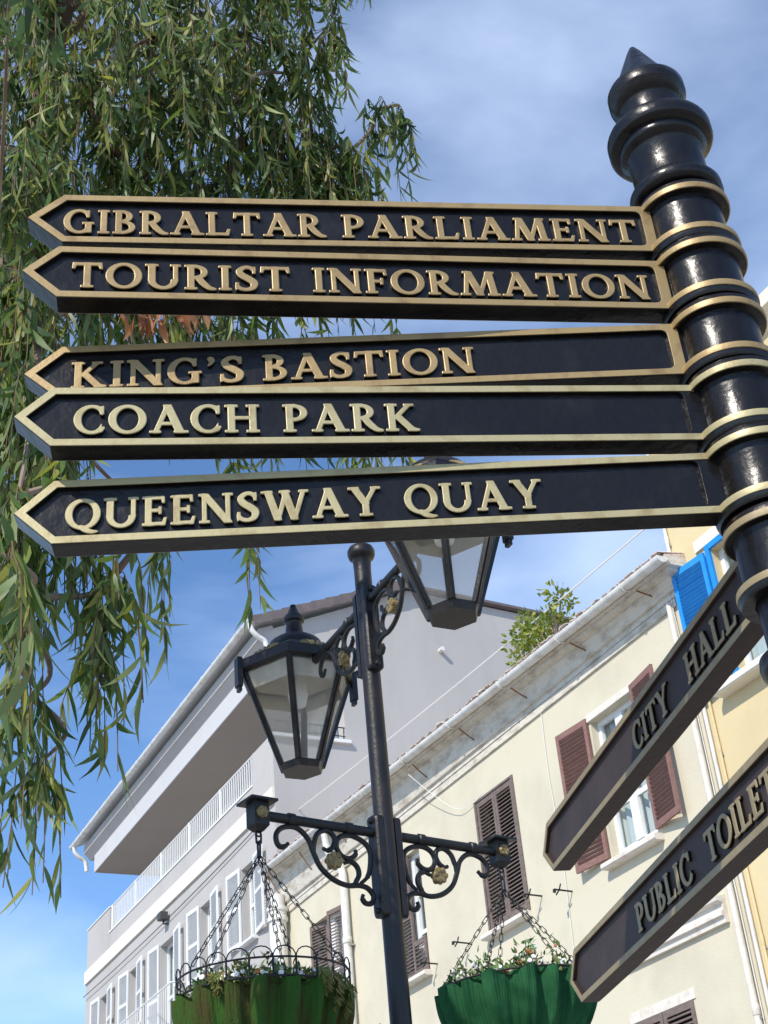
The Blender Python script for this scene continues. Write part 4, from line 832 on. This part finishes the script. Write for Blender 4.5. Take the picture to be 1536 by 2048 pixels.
def fast_mesh(name, V, F, mname, parent, smooth=True):
    me = bpy.data.meshes.new(name); off = woff(parent) if parent else Vector((0, 0, 0)); V = V - np.array(off)
    me.vertices.add(len(V)); me.vertices.foreach_set('co', V.ravel()); me.loops.add(F.size); me.loops.foreach_set('vertex_index', F.ravel().astype(np.int32))
    me.polygons.add(len(F)); me.polygons.foreach_set('loop_start', (np.arange(len(F)) * F.shape[1]).astype(np.int32)); me.update(calc_edges=True); me.validate()
    me.polygons.foreach_set('use_smooth', [smooth] * len(me.polygons)); me.materials.append(M[mname]); return link(name, me, parent)
def basket(hook, rimz, rad, cloth, label, seed, tilt_=(0, 0), wire=True, clumps=(), fronds=()):
    rg = np.random.default_rng(seed); rl = random.Random(seed)
    c = Vector((hook.x, hook.y, rimz)); bk = empty('hanging_basket', (c.x, c.y, rimz - 0.34)); tag(bk, label, 'basket', 'hanging baskets on the lamp post')
    tl = lambda x, y: tilt_[0] * x + tilt_[1] * y
    dl = 0.072 if wire else 0.0
    # pleated liner
    n = 220; rows = 15; v = []; nfold = 18; ph = [rl.uniform(0, 6.28) for _ in range(6)]
    for k in range(rows):
        t = k / (rows - 1); r = rad * math.sqrt(max(0.0, 1 - (t * 0.965) ** 2.3)); z = -0.33 * t - dl
        for i in range(n):
            a = 2 * math.pi * i / n; fo = math.sin(nfold * a + 1.3 * math.sin(3 * a + ph[0]) + 0.8 * math.sin(5 * a + ph[1]))
            fold = 0.025 * (abs(fo) ** 0.7 * (1 if fo > 0 else -1)) * (1 - 0.35 * t) + 0.007 * math.sin(47 * a + ph[2] + 3 * t)
            rr = r * (1 + 0.0 * t) + fold * (r / rad); x, y = rr * math.cos(a), rr * math.sin(a); v.append((c.x + x, c.y + y, rimz + z + tl(x, y) + (0.010 * math.sin(9 * a + ph[3]) + 0.006 * math.sin(23 * a) if k == 0 else 0)))
    f = [(k * n + i, k * n + (i + 1) % n, (k + 1) * n + (i + 1) % n, (k + 1) * n + i) for k in range(rows - 1) for i in range(n)] + [tuple(range((rows - 1) * n, rows * n))]
    MB().add(v, f).build('liner', cloth, bk, ang=80)
    m = MB(); m.add([(c.x + rad * 0.96 * math.cos(a), c.y + rad * 0.96 * math.sin(a), rimz - dl - 0.02 + tl(rad * math.cos(a), rad * math.sin(a))) for a in np.linspace(0, 2 * math.pi, 33)[:-1]], [tuple(range(32))]); m.build('soil', 'soil', bk, smooth=False)
    ring = lambda a, dz=0.0, s=1.0: (c.x + rad * s * math.cos(a), c.y + rad * s * math.sin(a), rimz + dz + tl(rad * math.cos(a), rad * math.sin(a)))
    hz = 0.0
    if wire:
        m = MB(); m.tube([ring(a, -0.005, 1.03) for a in np.linspace(0, 2 * math.pi, 65)[:-1]], 0.004, 6, closed=True); m.tube([ring(a, -dl, 1.03) for a in np.linspace(0, 2 * math.pi, 65)[:-1]], 0.0045, 6, closed=True)
        w = m.build('wire_rim', 'iron', bk); nh = 24
        for k in range(nh):
            a0 = 2 * math.pi * k / nh; da = 2 * math.pi / nh * 0.96
            MB().tube([ring(a0, -dl, 1.035), ring(a0, 0.0, 1.035)] + [ring(a0 + da * (0.5 - 0.5 * math.cos(q)), 0.034 * math.sin(q), 1.035) for q in np.linspace(0.2, math.pi - 0.2, 7)] + [ring(a0 + da, 0.0, 1.035), ring(a0 + da, -dl, 1.035)], 0.0026, 5).build('hoop', 'iron', w)
    else:
        MB().tube([ring(a, 0.0, 1.0) for a in np.linspace(0, 2 * math.pi, 65)[:-1]], 0.005, 6, closed=True).build('wire_rim', 'iron', bk)
    # chains
    top = hook - Vector((0, 0, 0.085))
    mm = MB(); mm.tube(link_pts(hook - Vector((0, 0, 0.010)), Vector((0, 0, 1)), Vector((1, 0, 0)), 0.05, 0.011), 0.0045, 6, closed=True); mm.tube(link_pts(hook - Vector((0, 0, 0.056)), Vector((0, 0, 1)), Vector((0, 1, 0)), 0.065, 0.013), 0.0045, 6, closed=True); mm.build('hanger', 'iron', bk)
    for k in range(5):
        a = ph[4] + 2 * math.pi * k / 5; chain(top, ring(a, 0.02, 1.0)).build('chain', 'iron', bk)
    # planting
    Bs, Ds, Ls, Ws = [], [], [], []; pet = MB(); dry = MB()
    for k in range(420):
        a = rl.uniform(0, 6.28); s = math.sqrt(rl.random()) * 0.93; h = 0.025 + 0.04 * rl.random()
        for cx_, w_, hh in clumps:
            if abs((a - cx_ + math.pi) % (2 * math.pi) - math.pi) < w_: h += hh * rl.random()
        x, y = rad * s * math.cos(a), rad * s * math.sin(a); p0 = Vector((c.x + x, c.y + y, rimz - 0.01 - dl + tl(x, y)))
        for j in range(7):
            q = p0 + Vector((rl.uniform(-.02, .02), rl.uniform(-.02, .02), h * rl.random())); Bs.append(q); Ds.append((rl.uniform(-1, 1) + math.cos(a) * .4, rl.uniform(-1, 1) + math.sin(a) * .4, rl.uniform(0.0, 1.2))); Ls.append(rl.uniform(.022, .042)); Ws.append(rl.uniform(.008, .014))
        if rl.random() < 0.7 and s > 0.45:
            q = p0 + Vector((math.cos(a) * .01, math.sin(a) * .01, h * rl.uniform(.3, 0.8))); r = rl.uniform(.007, .012); tgt = pet if rl.random() < 0.75 else dry
            nn = Vector((math.cos(a) * .7 + rl.uniform(-.4, .4), math.sin(a) * .7 + rl.uniform(-.4, .4), 0.3)).normalized(); tgt.tube([q, q + nn * r * 0.8, q + nn * r * 1.3], [r * 0.5, r, r * 0.9], 7)
    V, F = leaf_arrays(Bs, Ds, Ls, Ws, 0.3, rg); tag(fast_mesh('foliage', V, F, 'basket_leaf', bk), kind='stuff')
    Bs, Ds, Ls, Ws = [], [], [], []
    for a, ln in fronds:
        o = Vector((math.cos(a), math.sin(a), 0)); p = Vector(ring(a, -0.05, 1.0)); tdir = Vector((-o.y, o.x, 0))
        for j in range(110):
            u = rl.random(); q = p + o * (0.045 * math.sin(min(1, u * 1.6) * 1.57) - 0.05 * u * u) + Vector((0, 0, 0.02 - ln * u)) + tdir * rl.gauss(0, 0.016 * (1.15 - u)); g_ = rl.uniform(-1, 1)
            Bs.append(q); Ds.append(tuple(o * 0.5 + tdir * g_ + Vector((0, 0, -1.0)))); Ls.append(rl.uniform(.025, .045)); Ws.append(rl.uniform(.004, .008))
    if Bs: V, F = leaf_arrays(Bs, Ds, Ls, Ws, 0.2, rg); tag(fast_mesh('trailing_fronds', V, F, 'frond', bk), kind='stuff')
    if pet.f: tag(pet.build('flowers', 'petal', bk), kind='stuff')
    if dry.f: tag(dry.build('dry_flowers', 'dry_bloom', bk), kind='stuff')
    return bk
basket(hookL, 2.952, 0.318, 'olive_cloth', 'hanging basket with mossy olive liner inside a wire rim of hoops', 5, (0.0, 0.0), True, ((4.0, .6, .05),), [(5.05, .09), (5.24, .13), (5.48, .14), (3.82, .07)])
basket(hookR, 3.015, 0.325, 'green_cloth', 'hanging basket with bright green pleated cloth liner and small white flowers', 9, (0.03, 0.0), False, ((4.5, .30, .11), (3.4, .4, .06)))

# ================================================================== SHRUB ON THE CREAM ROOF
sb = empty('roof_shrub', (9.72, 13.78, 9.38)); tag(sb, 'leafy wild fig shrub sprouting from the cream house roof edge', 'shrub')
m = MB(); tips = []
for k in range(9):
    a = k * 0.75; e = Vector((0.02 + 0.10 * math.cos(a), (0.42 if k % 2 else -0.30) * rnd.uniform(.3, 1.1) + 0.12 * math.sin(a), rnd.uniform(0.45, 1.05)))
    pts = smooth_path([(9.72, 13.78, 9.36), Vector((9.72, 13.78, 9.38)) + e * 0.4 + Vector((0, 0.03, 0.06)), Vector((9.72, 13.78, 9.38)) + e], 5); m.tube(pts, [0.024 * (1 - 0.75 * i / len(pts)) for i in range(len(pts))], 6); tips += pts[3:]
m.build('stem', 'bark', sb)
Bs, Ds, Ls, Ws = [], [], [], []
CLS = [(9.70, 14.52, 10.12, .24), (9.72, 14.55, 9.86, .2), (9.68, 14.25, 10.3, .16), (9.70, 14.20, 10.15, .26), (9.66, 13.90, 10.02, .24), (9.72, 14.05, 9.85, .24), (9.64, 13.45, 10.28, .19), (9.70, 13.30, 10.16, .14), (9.70, 13.66, 9.98, .20), (9.75, 13.95, 9.68, .2), (9.72, 13.80, 9.55, .13), (9.66, 14.32, 9.98, .18), (9.68, 13.35, 10.0, .15)]
for cx_, cy_, cz_, r in CLS:
    for k in range(int(125 * (r / .24) ** 2)):
        d = rng.normal(size=3); d /= np.linalg.norm(d); p = np.array([cx_, cy_, cz_]) + d * r * rnd.random() ** 0.4; Bs.append(p); Ds.append(d * 0.8 + np.array([0, 0, .35]) + rng.normal(size=3) * .5); Ls.append(rnd.uniform(.065, .115)); Ws.append(rnd.uniform(.03, .046))
V, F = leaf_arrays(Bs, Ds, Ls, Ws, 0.15, rng); tag(fast_mesh('foliage', V, F, 'fig_leaf', sb), kind='stuff')

# ================================================================== EUCALYPTUS
tr = empty('eucalyptus_tree', (0.80, 6.35, 0)); tag(tr, 'weeping eucalyptus with long hanging sickle leaves and a brown trunk', 'tree')
TP = [(0.80, 6.35, -0.05), (0.82, 6.30, 0.3), (0.82, 6.22, 2.5), (0.84, 6.08, 4.6), (0.86, 5.95, 5.7), (0.92, 5.82, 6.4), (0.97, 5.74, 7.0), (1.05, 5.55, 7.9), (1.13, 5.42, 8.7), (1.2, 5.3, 9.45)]
tp = smooth_path(TP, 6); nT = len(tp)
MB().tube(tp, [0.23 * (1 - 0.88 * (i / nT) ** 0.9) + (0.10 if i < 3 else 0) for i in range(nT)], 14).build('trunk', 'bark', tr)
CL = [(2.44,4.69,8.81,0.24,0.33,26),(2.51,4.82,8.20,0.13,0.23,14),(2.65,5.00,7.45,0.13,0.11,9),(2.36,4.98,7.32,0.17,0.11,12),(1.15,5.25,9.45,0.5,0.35,34),(1.75,5.0,9.4,0.45,0.3,28),(0.6,5.5,8.9,0.45,0.4,30),(0.3,5.2,7.6,0.4,0.4,26),(0.41,2.83,5.41,0.04,0.05,4),(0.51,2.97,5.71,0.04,0.03,3),(1.17,5.00,7.26,0.31,0.15,30),(1.60,5.03,7.45,0.32,0.16,32),(1.99,5.01,7.56,0.30,0.17,28),(2.32,5.08,7.60,0.23,0.14,16),(2.52,5.06,7.46,0.17,0.11,12),(1.73,5.25,6.66,0.34,0.13,22),(2.30,5.21,6.66,0.32,0.11,16),(1.43,5.77,8.61,0.46,0.28,30),(2.07,5.56,8.99,0.48,0.29,30),(0.83,4.83,6.61,0.21,0.19,24),(0.98,5.22,8.61,0.51,0.43,60),(1.61,4.88,8.60,0.51,0.40,60),(2.23,4.79,8.83,0.36,0.36,45),(0.96,5.20,7.70,0.40,0.29,50),(1.50,4.97,7.80,0.43,0.30,55),(2.06,4.99,8.10,0.34,0.31,45),(2.35,4.97,7.91,0.17,0.23,18),(2.53,5.07,7.63,0.13,0.13,9),(2.80,4.85,7.74,0.13,0.10,5),(1.00,5.17,6.76,0.30,0.25,40),(1.45,5.25,7.07,0.32,0.26,40),(1.99,5.19,7.12,0.35,0.24,40),(2.43,5.17,7.19,0.28,0.17,22),(2.89,5.25,7.10,0.23,0.13,10),(1.35,5.30,6.32,0.30,0.20,30),(1.88,5.30,6.22,0.33,0.18,28),(2.34,5.38,6.06,0.29,0.12,18),(2.85,5.43,5.98,0.24,0.08,10),(2.62,4.95,7.42,0.14,0.12,10),(2.66,5.0,7.25,0.12,0.10,8),(2.93,4.82,7.78,0.10,0.08,5),(0.79,4.37,5.40,0.14,0.24,30),(0.83,4.24,4.81,0.15,0.22,35),(0.86,4.05,4.30,0.14,0.12,20),(0.76,3.97,4.11,0.10,0.15,22),(1.05,4.02,4.20,0.09,0.09,8),(1.13,4.12,3.99,0.07,0.09,9),(1.10,4.24,3.80,0.05,0.08,6),(1.57,4.93,4.79,0.04,0.05,3),(2.06,5.15,5.04,0.03,0.03,2),(0.80,4.03,3.80,0.07,0.11,10),(0.88,4.17,3.54,0.06,0.07,8),(0.94,4.26,3.37,0.03,0.04,4),(0.59,3.18,3.47,0.03,0.05,5)]
CL.sort(key=lambda q: -q[5]); cents = []
limb = MB(); twig = MB(); Bs, Ds, Ls, Ws, Near = [], [], [], [], []
def nearest_trunk(p):
    best = min((q for q in tp if q.z > 4.5), key=lambda q: (q - p).length + max(0, q.z - p.z + 0.3) * 1.2); return best
for ci, (x, y, z, r, rz, n) in enumerate(CL):
    c = Vector((x, y, z)); a = nearest_trunk(c)
    near = [q for q in cents if (q - c).length < 1.3 and q.z > z - 0.5]
    if n < 34 and near: a = min(near, key=lambda q: (q - c).length)
    cents.append(c + Vector((0, 0, rz * 0.6))); L = (c - a).length
    mid = a.lerp(c, 0.55) + Vector((rnd.uniform(-.1, .1), rnd.uniform(-.1, .1), (0.12 if n > 12 else 0.02) * L)); pts = smooth_path([a, mid, c + Vector((0, 0, rz * 0.6))], 7); k = len(pts)
    r0 = 0.012 + 0.0004 * n; n = int(n * (1.6 if y < 4.5 and z > 4.4 else 0.95 if z < 4.4 else 1.3) + 0.5); MB().tube(pts, [r0 * (1 - 0.75 * i / k) for i in range(k)], 7).build('limb', 'bark', tr)
    for s in range(n):
        d = rng.normal(size=3); d /= np.linalg.norm(d); q = rnd.random() ** 0.4
        st = c + Vector((d[0] * r * q, d[1] * max(r, 0.12) * q * 1.15, d[2] * rz * q)); h = Vector((d[0], d[1], 0)) * 0.18
        ln = rnd.uniform(0.30, 0.62) if n > 4 else rnd.uniform(0.42, 0.55)
        if z < 4.5: ln *= 0.85
        e = st + h * ln + Vector((0, 0, -ln)); m1 = st.lerp(e, 0.35) + h * 0.35 * ln + Vector((0, 0, 0.06 * ln)); pth = smooth_path([c + Vector((0, 0, rz * 0.6)), st.lerp(c, 0.35) + Vector((0, 0, 0.05)), st, m1, e], 4)
        twig.tube(pth[::2] + [pth[-1]], 0.0022, 3)
        nl = int(rnd.uniform(10, 16) * (ln / 0.45))
        for j in range(nl):
            u = 0.42 + 0.58 * (j + rnd.random()) / nl; p = pth[min(len(pth) - 1, int(u * (len(pth) - 1)))]
            Bs.append(p); Ds.append((rnd.gauss(0, .30), rnd.gauss(0, .30), -1.0 + rnd.gauss(0, .22))); Ls.append(rnd.uniform(.11, .22)); Ws.append(rnd.uniform(.014, .027)); Near.append(math.hypot(p.x, p.y) if 0.07 < p.x / max(p.y, .1) else 99)
tag(twig.build('twigs', 'twig', tr), kind='stuff')
Bs = np.array([tuple(b) for b in Bs]); Ds = np.array(Ds); Ls = np.array(Ls); Ws = np.array(Ws); order = np.argsort(np.array(Near)); big, rest = order[:300], order[300:]
V, F = leaf_arrays(Bs[rest], Ds[rest], Ls[rest], Ws[rest], 0.42, rng); tag(fast_mesh('crown', V, F, 'euc_leaf', tr), kind='stuff')
lmeshes = []
for k in range(10):
    V, F = leaf_arrays([(0, 0, 0)], [(0, 0, -1)], [1.0], [rnd.uniform(.12, .17)], 0.42, rng); o = fast_mesh('leaf', V, F, 'euc_leaf_single', None); lmeshes.append(o.data); bpy.data.objects.remove(o)
off = woff(tr)
for i in big:
    o = link('leaf', lmeshes[rnd.randrange(10)], tr, Vector(Bs[i]) - off); q = Vector((0, 0, -1)).rotation_difference(Vector(Ds[i])); o.rotation_mode = 'QUATERNION'; o.rotation_quaternion = q @ Matrix.Rotation(rnd.uniform(0, 6.28), 3, 'Z').to_quaternion(); o.scale = (Ls[i],) * 3
# dead foliage clump
Bs, Ds, Ls, Ws = [], [], [], []
for k in range(70):
    u_ = rnd.random(); Bs.append((1.27 + 0.35 * u_, 4.67 - 0.17 * u_ + rnd.uniform(-.06, .06), 5.80 + rnd.uniform(-.12, .06))); Ds.append((rnd.gauss(0, .3), rnd.gauss(0, .3), -1)); Ls.append(rnd.uniform(.11, .19)); Ws.append(rnd.uniform(.02, .038))
V, F = leaf_arrays(Bs, Ds, Ls, Ws, 0.25, rng); tag(fast_mesh('dead_leaves', V, F, 'dead_leaf', tr), kind='stuff')
MB().tube(smooth_path([(0.88, 5.90, 6.0), (1.02, 5.3, 6.0), (1.27, 4.70, 5.86), (1.62, 4.5, 5.83)], 5), 0.014, 6).build('dead_branch', 'bark', tr)
